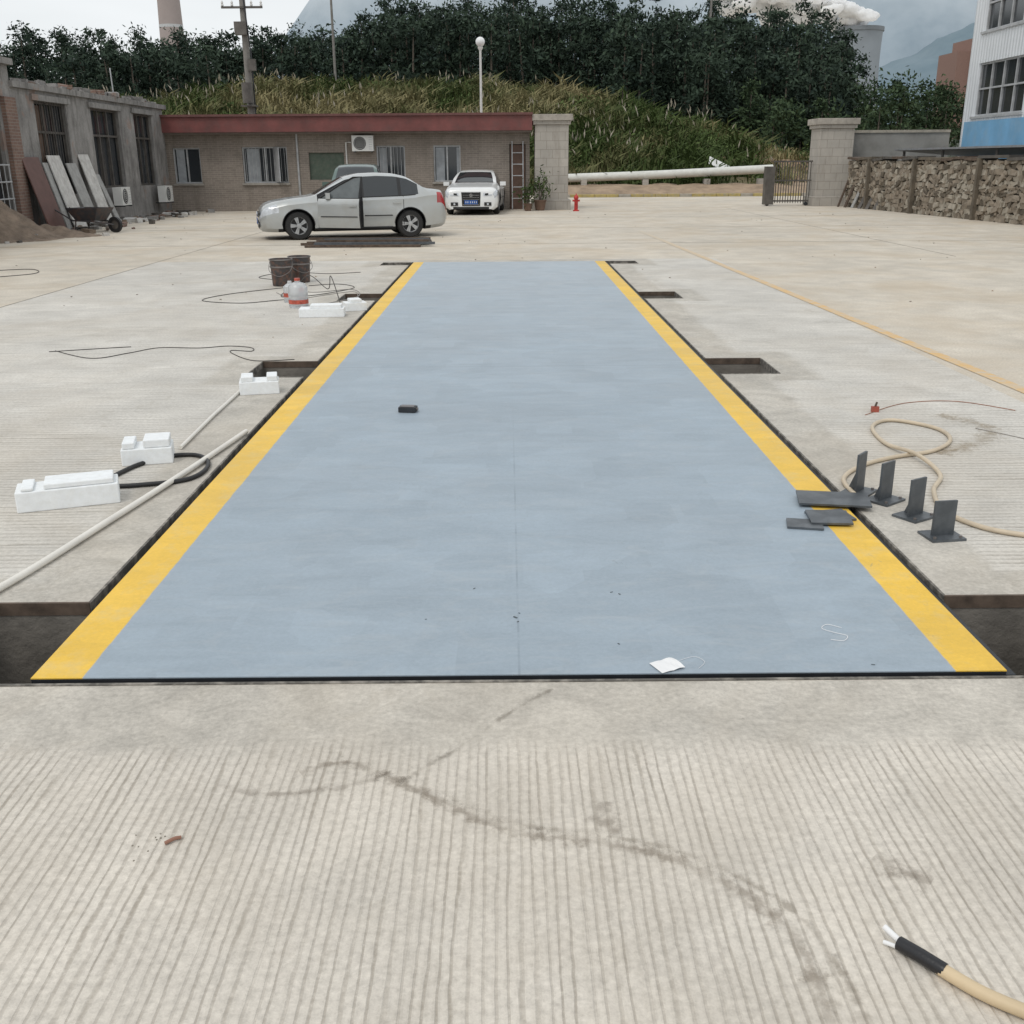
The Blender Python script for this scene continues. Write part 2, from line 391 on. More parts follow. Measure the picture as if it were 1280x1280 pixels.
hp=[(1.835,5.12),(1.86,5.44),(2.04,5.70),(2.29,5.88),(2.59,6.02),(2.80,6.28),(2.82,6.58),(2.61,6.80),(2.42,6.62),(2.36,6.2),(2.42,5.85),(2.43,5.52),(2.28,5.23),(2.2,4.9),(2.28,4.65),(2.46,4.52),(2.8,4.42)]
B=MB(); B.tube(smoothpts([(p[0],p[1],.014+(.026 if i in(10,) else 0)) for i,p in enumerate(hp)],10),.0125,m_hose,10); B.build('rubber_hose',smooth=60)
m_bk=M('bucket_painted_steel',(.05,.045,.045),.5,var=.4,scale=9,dirt=(.22,.10,.06),dirtamt=.7)
m_lid=M('bucket_rim_steel',(.22,.2,.19),.4,metal=.6,var=.3)
m_pnt=M('grey_paint',(.12,.13,.14),.3)
def bucket(loc,rz=0):
    B=MB(); B.lathe([(0,0),(.135,0),(.14,.01),(.16,.36),(.168,.365),(.168,.38),(.158,.38),(.15,.30),(0,.30)],m_bk)
    B.lathe([(.161,.26),(.167,.265),(.167,.28),(.162,.285)],m_lid); B.lathe([(.164,.362),(.173,.37),(.17,.385),(.157,.382)],m_lid)
    B.lathe([(0,.31),(.152,.31)],m_pnt)
    B.tube(smoothpts([(-.165,0,.34),(-.15,-.12,.22),(0,-.19,.15),(.15,-.12,.22),(.165,0,.34)]),.004,m_lid,6)
    B.build('paint_bucket',loc=loc,rz=rz,smooth=40)
bucket((-3.3,15.3,0)); bucket((-3.12,15.75,0),.6)
m_cl,N,b=newmat('clear_plastic'); b.inputs['Base Color'].default_value=(.8,.82,.84,1); b.inputs['Roughness'].default_value=.25; b.inputs['Transmission Weight'].default_value=.6
m_red=M('red_plastic',(.42,.08,.05),.4,var=.4,scale=20)
B=MB(); B.lathe([(0,0),(.11,0),(.12,.02),(.12,.1),(.113,.12),(.12,.14),(.12,.24),(.09,.29),(.035,.31),(.03,.34),(0,.34)],m_cl)
B.lathe([(.122,.05),(.122,.10)],m_red); B.lathe([(.036,.325),(.036,.355),(0,.356)],m_red); B.build('plastic_bottle',loc=(-2.6,12.9,0),smooth=40)
B=MB(); B.lathe([(0,0),(.08,0),(.085,.02),(.085,.2),(.03,.24),(.025,.27),(0,.27)],m_cl); B.lathe([(.087,.07),(.087,.12)],m_red); B.build('plastic_bottle',loc=(-2.8,13.4,0),smooth=40)
B=MB(); B.box((0,0,.02),(.125,.08,.036),m_blk); B.box((0,0,.041),(.10,.06,.006),M('box_lid',(.14,.13,.13),.4)); B.box((.068,0,.02),(.012,.03,.02),m_lid); B.build('junction_box',loc=(-.72,7.17,.011),rz=R(-8),bevel=.003)
m_pap=M('white_paper',(.78,.78,.78),.8,var=.03)
vs=[];fs=[]
for i in range(7):
    for k in range(9):
        vs.append((k*.012-.05,i*.014-.04,.014+.006*abs(math.sin(k*.8+i*.5))*(k/8)))
for i in range(6):
    for k in range(8): fs.append((i*9+k,i*9+k+1,(i+1)*9+k+1,(i+1)*9+k))
B=MB(); B.add(vs,fs,m_pap); B.build('paper_sheet',loc=(.555,3.24,0),rz=R(25))
B=MB(); B.tube(smoothpts([(.60,3.28,.012),(.66,3.31,.012),(.69,3.27,.012),(.66,3.22,.012)]),.0008,m_pap,5); B.build('adhesive_strip')
B=MB(); B.tube(smoothpts([(1.26,3.54,.012),(1.215,3.57,.012),(1.185,3.535,.012),(1.22,3.50,.012),(1.26,3.47,.012),(1.235,3.43,.012),(1.19,3.44,.012)]),.0013,m_pap,6); B.build('chalk_mark')  # S-shaped chalk scribble, modelled as a thin white tube
m_spt=M('spatter_grey',(.10,.12,.13),.6)
B=MB()
for (x,y,s_) in ((.03,3.62,.005),(.02,3.66,.009),(.035,3.70,.004),(-.15,3.95,.006),(-.33,3.65,.004),(.42,3.9,.006),(.45,3.88,.006),(1.28,3.24,.006),(.40,3.42,.005)):
    B.box((x,y,.0112),(s_*2,s_*.8,.002),m_spt,rz=random.random()*3,jit=.001)
B.build('weld_spatter')
m_st=M('dark_steel_plate',(.085,.095,.105),.45,metal=.3,var=.3,scale=6,dirt=(.18,.19,.2),dirtamt=.4)
def plate(c,dx,dy,rz,z,rx=0):
    B=MB(); B.box((0,0,0),(dx,dy,.01),m_st); o=B.build('steel_plate',loc=(c[0],c[1],z),rz=rz); o.rotation_euler=(rx,0,rz); return o
plate((1.68,5.04),.36,.2,R(-10),.033,R(2)); plate((1.575,4.76),.2,.17,R(-5),.030,R(3)); plate((1.44,4.70),.17,.13,R(-12),.017)
plate((1.60,4.82),.2,.16,R(10),.0165)
def bracket(loc,rz,h=.2):
    B=MB(); B.box((0,0,.006),(.17,.14,.012),m_st); B.box((0,0,.012+h/2),(.11,.012,h),m_st)
    B.prism([(0.006,.012),(.06,.012),(.006,h*.75)],-.005,.005,m_st,Matrix.Rotation(R(90),4,'Z'))
    for sx_ in(-.065,.065): B.cyl((sx_,-.05,.012),(sx_,-.05,.022),.008,m_lid,n=6)
    B.build('steel_bracket',loc=loc,rz=rz)
bracket((1.88,5.24,0),R(50),.21); bracket((1.97,5.10,0),R(38),.2); bracket((2.03,4.84,0),R(32),.19); bracket((2.05,4.55,0),R(8),.17)
m_wd=M('pale_rubber',(.60,.47,.30),.55,var=.12)
m_tp=M('black_tape',(.012,.012,.014),.35,bmp=.4,bscale=80)
B=MB(); B.tube(smoothpts([(.935,1.80,.018),(1.0,1.725,.018),(1.09,1.66,.018),(1.2,1.60,.018),(1.4,1.5,.018)]),.0155,m_wd,12)
B.tube([(.875,1.875,.018),(.885,1.862,.019),(.91,1.832,.02),(.935,1.80,.02),(.945,1.79,.019)],.0165,m_tp,12)
B.tube([(.885,1.862,.02),(.862,1.895,.03),(.852,1.91,.034)],.007,m_pap,8); B.tube([(.880,1.858,.016),(.852,1.882,.012),(.846,1.888,.01)],.005,m_pap,8)
B.build('electrode_holder',smooth=50)
B=MB(); B.tube(smoothpts([(-.915,2.275,.006),(-.895,2.29,.009),(-.88,2.30,.006)]),.005,M('brick_red_clay',(.33,.17,.12),.8),7); B.build('twig')
B=MB(); m_gv=M('gravel',(.26,.23,.19),.9); m_lf=M('dry_leaf',(.28,.2,.13),.8)
for k in range(130):
    x=random.uniform(-11,11); y=random.uniform(8,38)
    if cellpit(x,y) or -1.75<x<1.8 and 3.1<y<18.8: continue
    r=random.uniform(.003,.008)*(1+y*.04)
    B.box((x,y,r*.4),(r*2,r*1.5,r),m_gv if random.random()<.8 else m_lf,rz=random.uniform(0,3),jit=r*.3)
for k in range(10):
    x=random.gauss(-.95,.04); y=random.gauss(2.3,.03); B.box((x,y,.001),(.004,.003,.002),m_gv,rz=random.random()*3)
B.build('gravel')
B=MB()
for k in range(9):
    y=22.3+k*.11; z=.03+.045*(k%3); L=random.uniform(2.2,2.9)
    B.box((-2.95+random.uniform(-.15,.15),y,z),(L,.08,.05),m_st if k%2 else m_rust,rz=random.uniform(-.03,.03))
for x in (-4,-1.9): B.box((x,22.8,.01),(.08,1.0,.02),m_rust)
B.build('steel_bar_stack')

# ------------------------------------------------------------------ gatehouse
def wallmat(name,c1,c2,mort,sc=1.0,bw=.24,bh=.075,ms=.006,var=.15,dirt=None):
    m,N,b=newmat(name); co_=N.n('ShaderNodeTexCoord').outputs['Object']; s=N.sep(co_)
    v=N.comb(N.m('ADD',s[0],s[1]),s[2],0.0)
    br=N.n('ShaderNodeTexBrick'); N.link(v,br.inputs['Vector']); br.inputs['Scale'].default_value=sc
    br.inputs['Color1'].default_value=(*c1,1);br.inputs['Color2'].default_value=(*c2,1);br.inputs['Mortar'].default_value=(*mort,1)
    br.inputs['Brick Width'].default_value=bw; br.inputs['Row Height'].default_value=bh; br.inputs['Mortar Size'].default_value=ms
    f=N.rng(N.noise(co_,.9,7,.65),.3,.7,1-var,1+var)
    c=N.mix(1.0,br.outputs[0],N.comb(f,f,f),'MULTIPLY')
    st=N.rng(N.noise(N.comb(N.m('MULTIPLY',N.m('ADD',s[0],s[1]),2.5),N.m('MULTIPLY',s[2],.5),0.0),1.3,6,.7),.5,.75,0,.5)
    c=N.mix(st,c,dirt or (c1[0]*.5,c1[1]*.48,c1[2]*.45))
    N.link(c,b.inputs['Base Color']); b.inputs['Roughness'].default_value=.85
    bump(N,b,br.outputs[1],-.4,.004); return m
m_brk=wallmat('grey_brown_brick',(.25,.215,.185),(.205,.175,.15),(.33,.29,.25))
m_til=wallmat('beige_stone_tile',(.42,.39,.35),(.38,.355,.32),(.26,.24,.21),bw=.45,bh=.3,ms=.008)
m_fas=M('dark_red_fascia',(.16,.05,.045),.6,var=.25,scale=2,dirt=(.1,.06,.055))
m_dark=M('dark_interior',(.012,.013,.015),.8)
m_gl=glassmat('window_glass',(.03,.035,.04),.1)
m_fr=M('aluminium_frame',(.45,.46,.47),.45,metal=.3)
m_wh=M('white_enamel',(.66,.66,.64),.4,var=.08)
def wall(B,axis,c0,t,a0,a1,z0,z1,ops,mat):
    As=sorted(set([a0,a1]+[q for o in ops for q in o[:2]])); Zs=sorted(set([z0,z1]+[q for o in ops for q in o[2:4]]))
    for i in range(len(As)-1):
        for k in range(len(Zs)-1):
            ac=(As[i]+As[i+1])/2; zc=(Zs[k]+Zs[k+1])/2
            if any(o[0]<ac<o[1] and o[2]<zc<o[3] for o in ops): continue
            if axis=='x': B.bx(As[i],As[i+1],c0,c0+t,Zs[k],Zs[k+1],mat)
            else: B.bx(c0,c0+t,As[i],As[i+1],Zs[k],Zs[k+1],mat)
e=empty('gatehouse')
ops=[(-12.3,-11.3,1.0,2.25),(-9.75,-8.1,1.0,2.27),(-4.8,-3.75,1.0,2.28),(-2.7,-1.7,1.0,2.28),(-7.3,-6.0,1.1,2.05),(.1,.7,0,2.3)]
B=MB(); wall(B,'x',40,.25,-12.7,.85,0,2.75,ops,m_brk); B.bx(-12.7,-12.45,40.25,45,0,2.75,m_brk); B.bx(.6,.85,40.25,45,0,2.75,m_brk); B.bx(-12.7,.85,45,45.2,0,2.75,m_brk); B.build('walls',e)
B=MB(); B.bx(-12.4,.6,44.0,44.1,0,2.7,m_dark); B.build('interior_partition',e)
B=MB(); B.bx(-13.0,.93,39.35,45.4,2.76,3.28,m_fas); B.bx(-13.08,.95,39.27,45.5,3.281,3.36,M('fascia_cap',(.13,.055,.05),.7)); B.bx(-12.85,.9,39.5,40,2.70,2.758,M('soffit',(.2,.17,.15),.8)); B.build('roof',e)
B=MB()
for wi,(x0,x1,z0,z1) in enumerate(ops[:4]):
    B.bx(x0+.02,x1-.02,40.14,40.15,z0+.02,z1-.02,m_gl)
    for a_,b_ in ((x0,x0+.05),(x1-.05,x1),((x0+x1)/2-.025,(x0+x1)/2+.025)): B.bx(a_,b_,40.09,40.138,z0,z1,m_fr)
    for a_,b_ in ((z0,z0+.05),(z1-.05,z1)): B.bx(x0+.051,x1-.051,40.088,40.136,a_,b_,m_fr)
    B.bx(x0-.06,x1+.06,39.93,40.08,z0-.07,z0-.001,M('sill_concrete',(.3,.28,.25),.8))
    if wi in (1,2):
        k=x0+.12
        while k<x1-.05: B.cyl((k,40.02,z0),(k,40.02,z1),.009,m_fr,n=5); k+=.13
B.bx(-7.3,-6.0,40.1,40.14,1.1,2.05,M('green_board',(.07,.10,.075),.6,dirt=(.15,.15,.12)))
m_cur=M('pale_curtain',(.32,.34,.36),.9)
B.bx(-12.2,-11.9,40.125,40.136,1.05,2.2,m_cur); B.bx(-9.6,-9.15,40.125,40.136,1.05,2.2,m_cur); B.bx(-4.7,-4.45,40.125,40.136,1.05,2.2,m_cur); B.bx(-2.62,-2.3,40.125,40.136,1.05,2.2,m_cur); B.bx(-1.85,-1.76,40.125,40.136,1.05,2.2,m_cur)
B.box((-8.45,39.85,1.64),(.5,.03,1.2),m_fr,rz=R(-60)); B.build('windows',e)
B=MB(); B.bx(.12,.68,40.1,40.15,0,2.28,M('door_brown',(.12,.07,.05),.6)); 
for z in (.4,.8,1.2,1.6,2.0): B.cyl((.2,39.7+z*.1,z),(.6,39.7+z*.1,z),.018,m_fr,n=6)
for x in(.2,.6): B.cyl((x,39.65,0),(x,39.93,2.4),.02,m_fr,n=6)
B.build('door_and_ladder',e)
def acunit(parent,c,ang,nm='air_conditioner'):
    B=MB(); B.box((0,0,0),(.78,.28,.54),m_wh); B.lathe([(.02,-.15),(.21,-.15),(.225,-.145),(.225,-.139)],m_dark,c=(-.1,0,0),axis='Y')
    for r in (.06,.12,.18): B.lathe([(r,-.153),(r+.012,-.156),(r+.012,-.15)],m_wh,c=(-.1,0,0),axis='Y')
    for k in range(6): B.box((.29,-.142,-.2+k*.08),(.12,.006,.02),m_fr)
    for x in(-.3,.3): B.box((x,.05,-.29),(.04,.45,.035),m_blk)
    return B.build(nm,parent,loc=c,rz=ang,bevel=.008)
acunit(e,(-5.25,39.8,2.36),0)
B=MB(); B.tube([(-5.7,39.97,2.4),(-5.9,39.97,2.4),(-5.9,39.97,.1)],.03,m_wh,8); B.tube([(-7.7,39.96,2.7),(-7.7,39.96,0)],.04,m_fr,8);B.build('drain_pipe',e)
def pillar(nm,x0,x1,y0,y1,h):
    B=MB(); B.bx(x0,x1,y0,y1,0,h-.35,m_til); B.bx(x0-.1,x1+.1,y0-.1,y1+.1,-.01,.35,m_til); B.bx(x0-.07,x1+.07,y0-.07,y1+.07,h-.35,h-.22,m_til)
    B.bx(x0-.14,x1+.14,y0-.14,y1+.14,h-.22,h,M('pillar_cap',(.36,.33,.29),.8,dirt=(.15,.13,.11))); B.build(nm,bevel=.015)
pillar('gate_pillar',1.03,2.25,39.5,40.7,3.3); pillar('gate_pillar',11.8,13.1,41,42.2,3.15)
B=MB(); m_gt=M('gate_iron',(.12,.11,.10),.5,metal=.5,var=.3)
for k in range(15): B.cyl((10.3+k*.1,41.5,.1),(10.3+k*.1,41.5,1.65),.018,m_gt,n=6)
for z in (.15,.9,1.6): B.bx(10.25,11.75,41.47,41.53,z,z+.06,m_gt)
B.bx(9.95,10.3,41.3,41.7,.05,1.45,m_gt)
for x in(10.1,11.6): B.cyl((x,41.45,.07),(x,41.55,.07),.07,m_blk)
B.build('sliding_gate')
B=MB(); m_hy=M('hydrant_red',(.45,.03,.025),.4)
B.lathe([(0,0),(.11,0),(.11,.04),(.065,.05),(.065,.42),(.085,.43),(.085,.46),(.07,.52),(.03,.56),(0,.57)],m_hy)
B.cyl((-.13,0,.36),(.13,0,.36),.035,m_hy); B.cyl((0,-.12,.3),(0,0,.3),.045,m_hy); B.cyl((0,0,.55),(0,0,.6),.02,m_hy,n=6); B.build('fire_hydrant',loc=(2.47,38.2,0),smooth=40)
B=MB(); B.lathe([(0,0),(.16,0),(.16,.3),(.07,.4),(.06,1.2),(.045,6.0),(.05,6.02),(.1,6.1),(.11,6.16),(.05,6.18)],m_wh)
m_gb=M('lamp_globe',(.75,.76,.76),.2,var=.02)
B.lathe([(.19*math.sin(math.pi*i/12),6.35-.19*math.cos(math.pi*i/12)) for i in range(13)],m_gb); B.build('street_lamp',loc=(-1.05,46,0),smooth=40)
m_cp=M('pole_concrete',(.2,.19,.175),.85,var=.2)
def upole(loc,h,r=.17,gear=False):
    B=MB(); B.cyl((0,0,0),(0,0,h),r,m_cp,r*.65,14)
    for z in (h-.5,h-1.6): 
        B.box((0,-.15,z),(1.7,.08,.08),m_gt)
        for x in(-.8,-.4,.4,.8): B.lathe([(0,0),(.05,0),(.06,.05),(.03,.08),(.055,.12),(.02,.2),(0,.2)],m_wh,c=(x,-.15,z+.05),n=8)
    if gear:
        B.cyl((0,-.4,4.1),(0,-.4,4.9),.22,m_gt); B.box((0,-.2,4.0),(.6,.6,.06),m_gt); B.box((.25,-.2,5.6),(.3,.2,.45),m_gt)
        B.box((-.1,-.2,7.0),(.5,.25,.5),m_gt); B.tube([(.2,-.1,2.5),(.22,-.12,6),(.1,-.3,8.4)],.03,m_blk,6)
    B.build('utility_pole',loc=loc,smooth=40)
upole((-10.9,47,0),9.4,.18,True); upole((-14.6,95,5),13,.13); upole((-40,80,3),12,.12)
upole((20,110,5),14.5,.14)
def leafmat(name,dark,light):
    m,N,b=newmat(name); at=N.n('ShaderNodeAttribute'); at.attribute_name='tone'
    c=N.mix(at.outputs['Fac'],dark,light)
    b.inputs['Roughness'].default_value=.7; b.inputs['Specular IOR Level'].default_value=.1; N.link(c,b.inputs['Base Color'])
    return m
def quadmesh(name,V,mat,tone,k=4,parent=None):
    n=V.shape[0]; me=bpy.data.meshes.new(name)
    me.vertices.add(n*k); me.vertices.foreach_set('co',V.reshape(-1).astype(np.float32))
    me.loops.add(n*k); me.loops.foreach_set('vertex_index',np.arange(n*k,dtype=np.int32))
    me.polygons.add(n); me.polygons.foreach_set('loop_start',np.arange(0,n*k,k,dtype=np.int32)); me.polygons.foreach_set('loop_total',np.full(n,k,dtype=np.int32))
    me.update(calc_edges=True); at=me.attributes.new('tone','FLOAT','POINT'); at.data.foreach_set('value',np.repeat(tone,k).astype(np.float32))
    me.materials.append(mat); o=bpy.data.objects.new(name,me); scene.collection.objects.link(o)
    if parent: o.parent=parent
    return o
def leaves(C,size,asp=.6):
    n=len(C); u=rng.normal(size=(n,3)); u/=np.linalg.norm(u,axis=1)[:,None]
    w=rng.normal(size=(n,3)); w-=u*(u*w).sum(1)[:,None]; w/=np.linalg.norm(w,axis=1)[:,None]
    s1=size[:,None]; a=u*s1; b_=w*s1*asp
    return np.stack([C-a,C-b_*.9+a*.1,C+a,C+b_],axis=1)
def clump_tree(base,h,cr,nclump,nleaf,ls,crown0=.35):
    Cs=[];T=[]
    for k in range(nclump):
        t=crown0+(1-crown0)*(k+.5)/nclump+random.uniform(-.05,.05)
        prof=math.sin(math.pi*min(1,max(.05,(t-crown0)/(1-crown0)*.85+.15)))**.7
        a_=random.uniform(0,6.28); r=cr*prof*random.uniform(.2,.95)
        c=np.array([base[0]+r*math.cos(a_),base[1]+r*math.sin(a_),base[2]+h*t])
        sg=cr*random.uniform(.20,.38)
        p=rng.normal(size=(nleaf,3))*np.array([sg,sg,sg*.62])+c
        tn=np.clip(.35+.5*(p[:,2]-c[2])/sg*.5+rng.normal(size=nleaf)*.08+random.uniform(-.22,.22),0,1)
        Cs.append(p);T.append(tn)
    return np.concatenate(Cs),np.concatenate(T)
# ------------------------------------------------------------------ hillside
def sst(t): t=max(0,min(1,t)); return t*t*(3-2*t)
HX=[-200,-60,-27,-20,-10,4,10,15,20,24,32,60,200]; HZ=[5.5,5.5,5.6,6.7,6.8,6.4,5.0,4.0,2.8,1.6,1.2,1.6,3]
def hz(x,y):
    foot=55+ .6*math.sin(x*.3)+ (max(0,x-14)*.6)
    H=float(np.interp(x,HX,HZ))
    z=H*sst((y-foot)/(34))**.85 + max(0,y-88)*.02
    z+= (.6*fbm(x*.12,y*.12)+.3*fbm(x*.4,y*.4,3))*sst((y-foot)/10)
    return z-.02 if y>foot else -.05
m,N,b=newmat('hill_soil_and_grass'); P=N.n('ShaderNodeNewGeometry').outputs['Position']; s=N.sep(P)
nz=N.noise(P,.35,4,.7); c=N.mix(N.rng(nz,.4,.6,0,1),(.07,.085,.03),(.17,.14,.075))
dm=N.m('MULTIPLY',N.rng(s[0],12,17,0,1),N.rng(N.noise(P,.18,4,.65),.36,.5,0,1)); c=N.mix(dm,c,(.33,.22,.15))
c=N.mix(N.rng(s[1],90,100,0,1),c,(.03,.04,.02))
N.link(c,b.inputs['Base Color']); b.inputs['Roughness'].default_value=.95
m_hill=m
xs=np.concatenate([np.linspace(-160,-40,16)[:-1],np.linspace(-40,50,70),np.linspace(50,240,20)[1:]]); ys=np.concatenate([np.linspace(53,95,44),np.linspace(97,330,28)])
vs=[(x,y,hz(x,y)) for y in ys for x in xs]; nx=len(xs)
fs=[(j_*nx+i,j_*nx+i+1,(j_+1)*nx+i+1,(j_+1)*nx+i) for j_ in range(len(ys)-1) for i in range(nx-1)]
B=MB(); B.add(vs,fs,m_hill); B.build('hillside',smooth=180)
m_gr=leafmat('wild_grass_blades',(.05,.075,.022),(.27,.235,.125))
V=[];T=[]
n=0
while n<7000:
    x=random.uniform(-34,27); y=random.uniform(55.5,92)
    if x>12 and fbm(x*.15,y*.15,9)>-.1 and random.random()<.85: n+=1; continue
    z=hz(x,y); n+=1
    if z<0: continue
    dry=.36+1.2*fbm(x*.14,y*.1,5)
    if x>4 and x<16: dry-=.28
    hh=random.uniform(.6,1.6)*(1.0 if x<16 else .6)*(1+.6*fbm(x*.3,y*.3,8))
    nb=12; tt=random.gauss(0,.12)
    for k in range(nb):
        a_=random.uniform(0,6.28); ln=random.uniform(.2,.8)*hh; wd=random.uniform(.025,.06)
        bx_,by_=x+random.gauss(0,.28),y+random.gauss(0,.28); h2=hh*random.uniform(.5,1.1)
        px,py=-math.sin(a_)*wd,math.cos(a_)*wd; tx,ty=bx_+math.cos(a_)*ln,by_+math.sin(a_)*ln
        mx_,my_=bx_+math.cos(a_)*ln*.3,by_+math.sin(a_)*ln*.3
        V.append([(bx_-px*.4,by_-py*.4,z-.1),(mx_+px,my_+py,z+h2*.7),(tx,ty,z+h2*.9),(mx_-px,my_-py,z+h2*.66)])
        T.append(min(1,max(0,dry+tt+random.gauss(0,.12))))
quadmesh('wild_grass',np.array(V),m_gr,np.array(T))
m_pl=leafmat('reed_plume_fibre',(.28,.25,.18),(.46,.42,.35))
V=[];T=[]
for n in range(900):
    x=random.uniform(-34,16); y=random.uniform(60,92); z=hz(x,y)
    if fbm(x*.12,y*.12,5)<.02 or z<0: continue
    h2=random.uniform(1.4,2.2); lx=random.gauss(0,.25)
    for k in range(2):
        a_=random.random()*3; wx,wy=math.cos(a_)*.05,math.sin(a_)*.05
        V.append([(x+lx*.7,y,z+h2*.75),(x+lx*.9+wx,y+wy,z+h2*.87),(x+lx*1.3,y,z+h2),(x+lx*.9-wx,y-wy,z+h2*.85)]); T.append(random.random())
quadmesh('reed_plume',np.array(V),m_pl,np.array(T))
m_bu=leafmat('bush_leaves',(.025,.045,.015),(.125,.17,.06))
Cs=[];T=[]
for n in range(470):
    if n<130: x=random.uniform(3.5,15); y=random.uniform(57,84)
    elif n<410: 
        x=random.uniform(-34,6); y=random.uniform(58,93)
        if fbm(x*.14,y*.1,5)>.12: continue
    else: x=random.uniform(14,30); y=random.uniform(66,95)
    z=hz(x,y)
    if z<0: continue
    r=random.uniform(.5,1.25); off=random.uniform(-.2,.12)+(.15 if n<130 else 0)
    p=rng.normal(size=(170,3)); p/=np.linalg.norm(p,axis=1)[:,None]; p*=(r*(.45+.65*rng.random(170)))[:,None]; p[:,2]=np.abs(p[:,2])*.9
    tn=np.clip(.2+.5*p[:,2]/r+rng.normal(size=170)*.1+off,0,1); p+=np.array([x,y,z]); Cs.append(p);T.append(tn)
C=np.concatenate(Cs);T=np.concatenate(T); quadmesh('bush',leaves(C,rng.uniform(.07,.19,len(C)),.4),m_bu,T)
# forest
m_fo=leafmat('forest_leaves',(.018,.030,.024),(.060,.088,.058))  # bluish distance haze mixed into both leaf colours
m_bark=M('bark',(.12,.10,.08),.9)
TX=[-80,-57,-45,-33,-25,-19,-14,0,10,25,35,40,44]; TZ=[14.5,15.7,15.0,15.4,15.4,16.0,18.6,19.4,18.3,18.2,17.2,15.0,12]
Cs=[];T=[];tr=MB()
def forest_tree(x,y,top=None,jit=1.2):
    z=hz(x,y); xr=x*130/y
    if top is None: top=1.7+(float(np.interp(xr,TX,TZ))-1.7)*y/130+random.uniform(-2.4,jit)*y/130
    h=max(5,top-z); cr=random.uniform(1.2,2.2)
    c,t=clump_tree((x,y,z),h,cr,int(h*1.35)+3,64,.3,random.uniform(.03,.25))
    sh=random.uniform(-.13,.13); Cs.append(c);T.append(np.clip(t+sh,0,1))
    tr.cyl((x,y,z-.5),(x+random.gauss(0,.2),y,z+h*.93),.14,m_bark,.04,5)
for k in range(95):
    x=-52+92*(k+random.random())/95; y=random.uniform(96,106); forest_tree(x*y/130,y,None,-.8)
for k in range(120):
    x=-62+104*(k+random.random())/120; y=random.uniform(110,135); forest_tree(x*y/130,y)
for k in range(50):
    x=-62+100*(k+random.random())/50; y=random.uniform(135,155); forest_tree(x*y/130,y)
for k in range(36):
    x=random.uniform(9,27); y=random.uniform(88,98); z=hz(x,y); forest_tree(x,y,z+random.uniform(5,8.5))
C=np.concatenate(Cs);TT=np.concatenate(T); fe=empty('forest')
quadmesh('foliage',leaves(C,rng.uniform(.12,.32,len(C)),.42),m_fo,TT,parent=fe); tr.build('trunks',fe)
Cs=[];T=[];tr=MB(); fe=empty('roadside_trees')
for k in range(50):
    x=random.uniform(18,40); y=random.uniform(78,112); z=hz(x,y); x=x*y/84
    h=random.uniform(3.5,7)*(1 if x>26 else .7); c,t=clump_tree((x,y,z),h,random.uniform(1.1,2.0),11,80,.25,.25); Cs.append(c);T.append(t)
    tr.cyl((x,y,z-.3),(x,y,z+h*.9),.1,m_bark,.03,5)
C=np.concatenate(Cs);TT=np.concatenate(T)
quadmesh('foliage',leaves(C,rng.uniform(.09,.25,len(C)),.45),leafmat('roadside_leaves',(.022,.040,.022),(.08,.115,.055)),TT,parent=fe); tr.build('trunks',fe)
B=MB(); m_pot=M('terracotta',(.16,.10,.07),.8)
B.lathe([(0,0),(.16,0),(.22,.32),(.24,.33),(.24,.37),(.2,.37),(.19,.33),(0,.33)],m_pot)
for k in range(7):
    a_=k*.9; B.tube([(0,0,.3),(.1*math.cos(a_),.1*math.sin(a_),.7),(.25*math.cos(a_),.25*math.sin(a_),1.1)],.012,m_bark,5)
e=empty('potted_plant',(1.2,38.9,0)); B.build('pot_and_stems',e)
p=rng.normal(size=(260,3))*np.array([.2,.2,.27])+np.array([0,0,.85]); quadmesh('leaves',leaves(p,rng.uniform(.04,.1,260),.35),m_bu,np.clip(rng.normal(.25,.2,260),0,1),parent=e)
e=empty('potted_plant',(.75,38.6,0)); B.build('pot_and_stems',e).scale=(.7,.7,.7)
p=rng.normal(size=(180,3))*np.array([.17,.17,.18])+np.array([0,0,.6]); quadmesh('leaves',leaves(p,rng.uniform(.04,.1,180),.35),m_bu,np.clip(rng.normal(.25,.2,180),0,1),parent=e)

B=MB(); B.tube([(2.9,56,.85),(8,56,1.0),(13.8,56,1.25)],.21,M('pipeline_coating',(.62,.62,.58),.5,var=.1),18); 
for x in (4,7.2,10.4,13.2): B.box((x,56,.3),(.3,.5,.95),m_til)
B.build('pipeline',smooth=40)
B=MB(); m_ky=M('kerb_yellow_paint',(.42,.33,.12),.8,dirt=(.3,.28,.22),dirtamt=.8); m_kc=M('kerb_concrete',(.36,.33,.28),.9)
for k in range(30): B.bx(2.5+k*.6,3.08+k*.6,52.6,52.8,0,.14,m_ky if k%5 else m_kc)
B.build('kerb',bevel=.01)
B=MB(); vs=[];fs=[]
nx_=60
for j_ in range(8):
    for i in range(nx_): 
        x=2+i*.32; y=52.9+j_*.5; vs.append((x,y,.03+.5*sst(j_/6)+.08*fbm(x*.8,y*.8,2)))
fs=[(j_*nx_+i,j_*nx_+i+1,(j_+1)*nx_+i+1,(j_+1)*nx_+i) for j_ in range(7) for i in range(nx_-1)]
B.add(vs,fs,M('bare_earth',(.30,.22,.15),.95,var=.3,scale=1.5,bmp=.6,bscale=6,bdist=.05)); B.build('earth_bank',smooth=180)
B=MB(); B.box((0,0,0),(1.2,.03,.8),m_wh,T=Matrix.Rotation(R(25),4,'Y')@Matrix.Rotation(R(-60),4,'X')); B.build('discarded_panel',loc=(11.4,58,1.45))
B=MB(); B.bx(24,36,112,112.3,1,7.2,m_wh); 
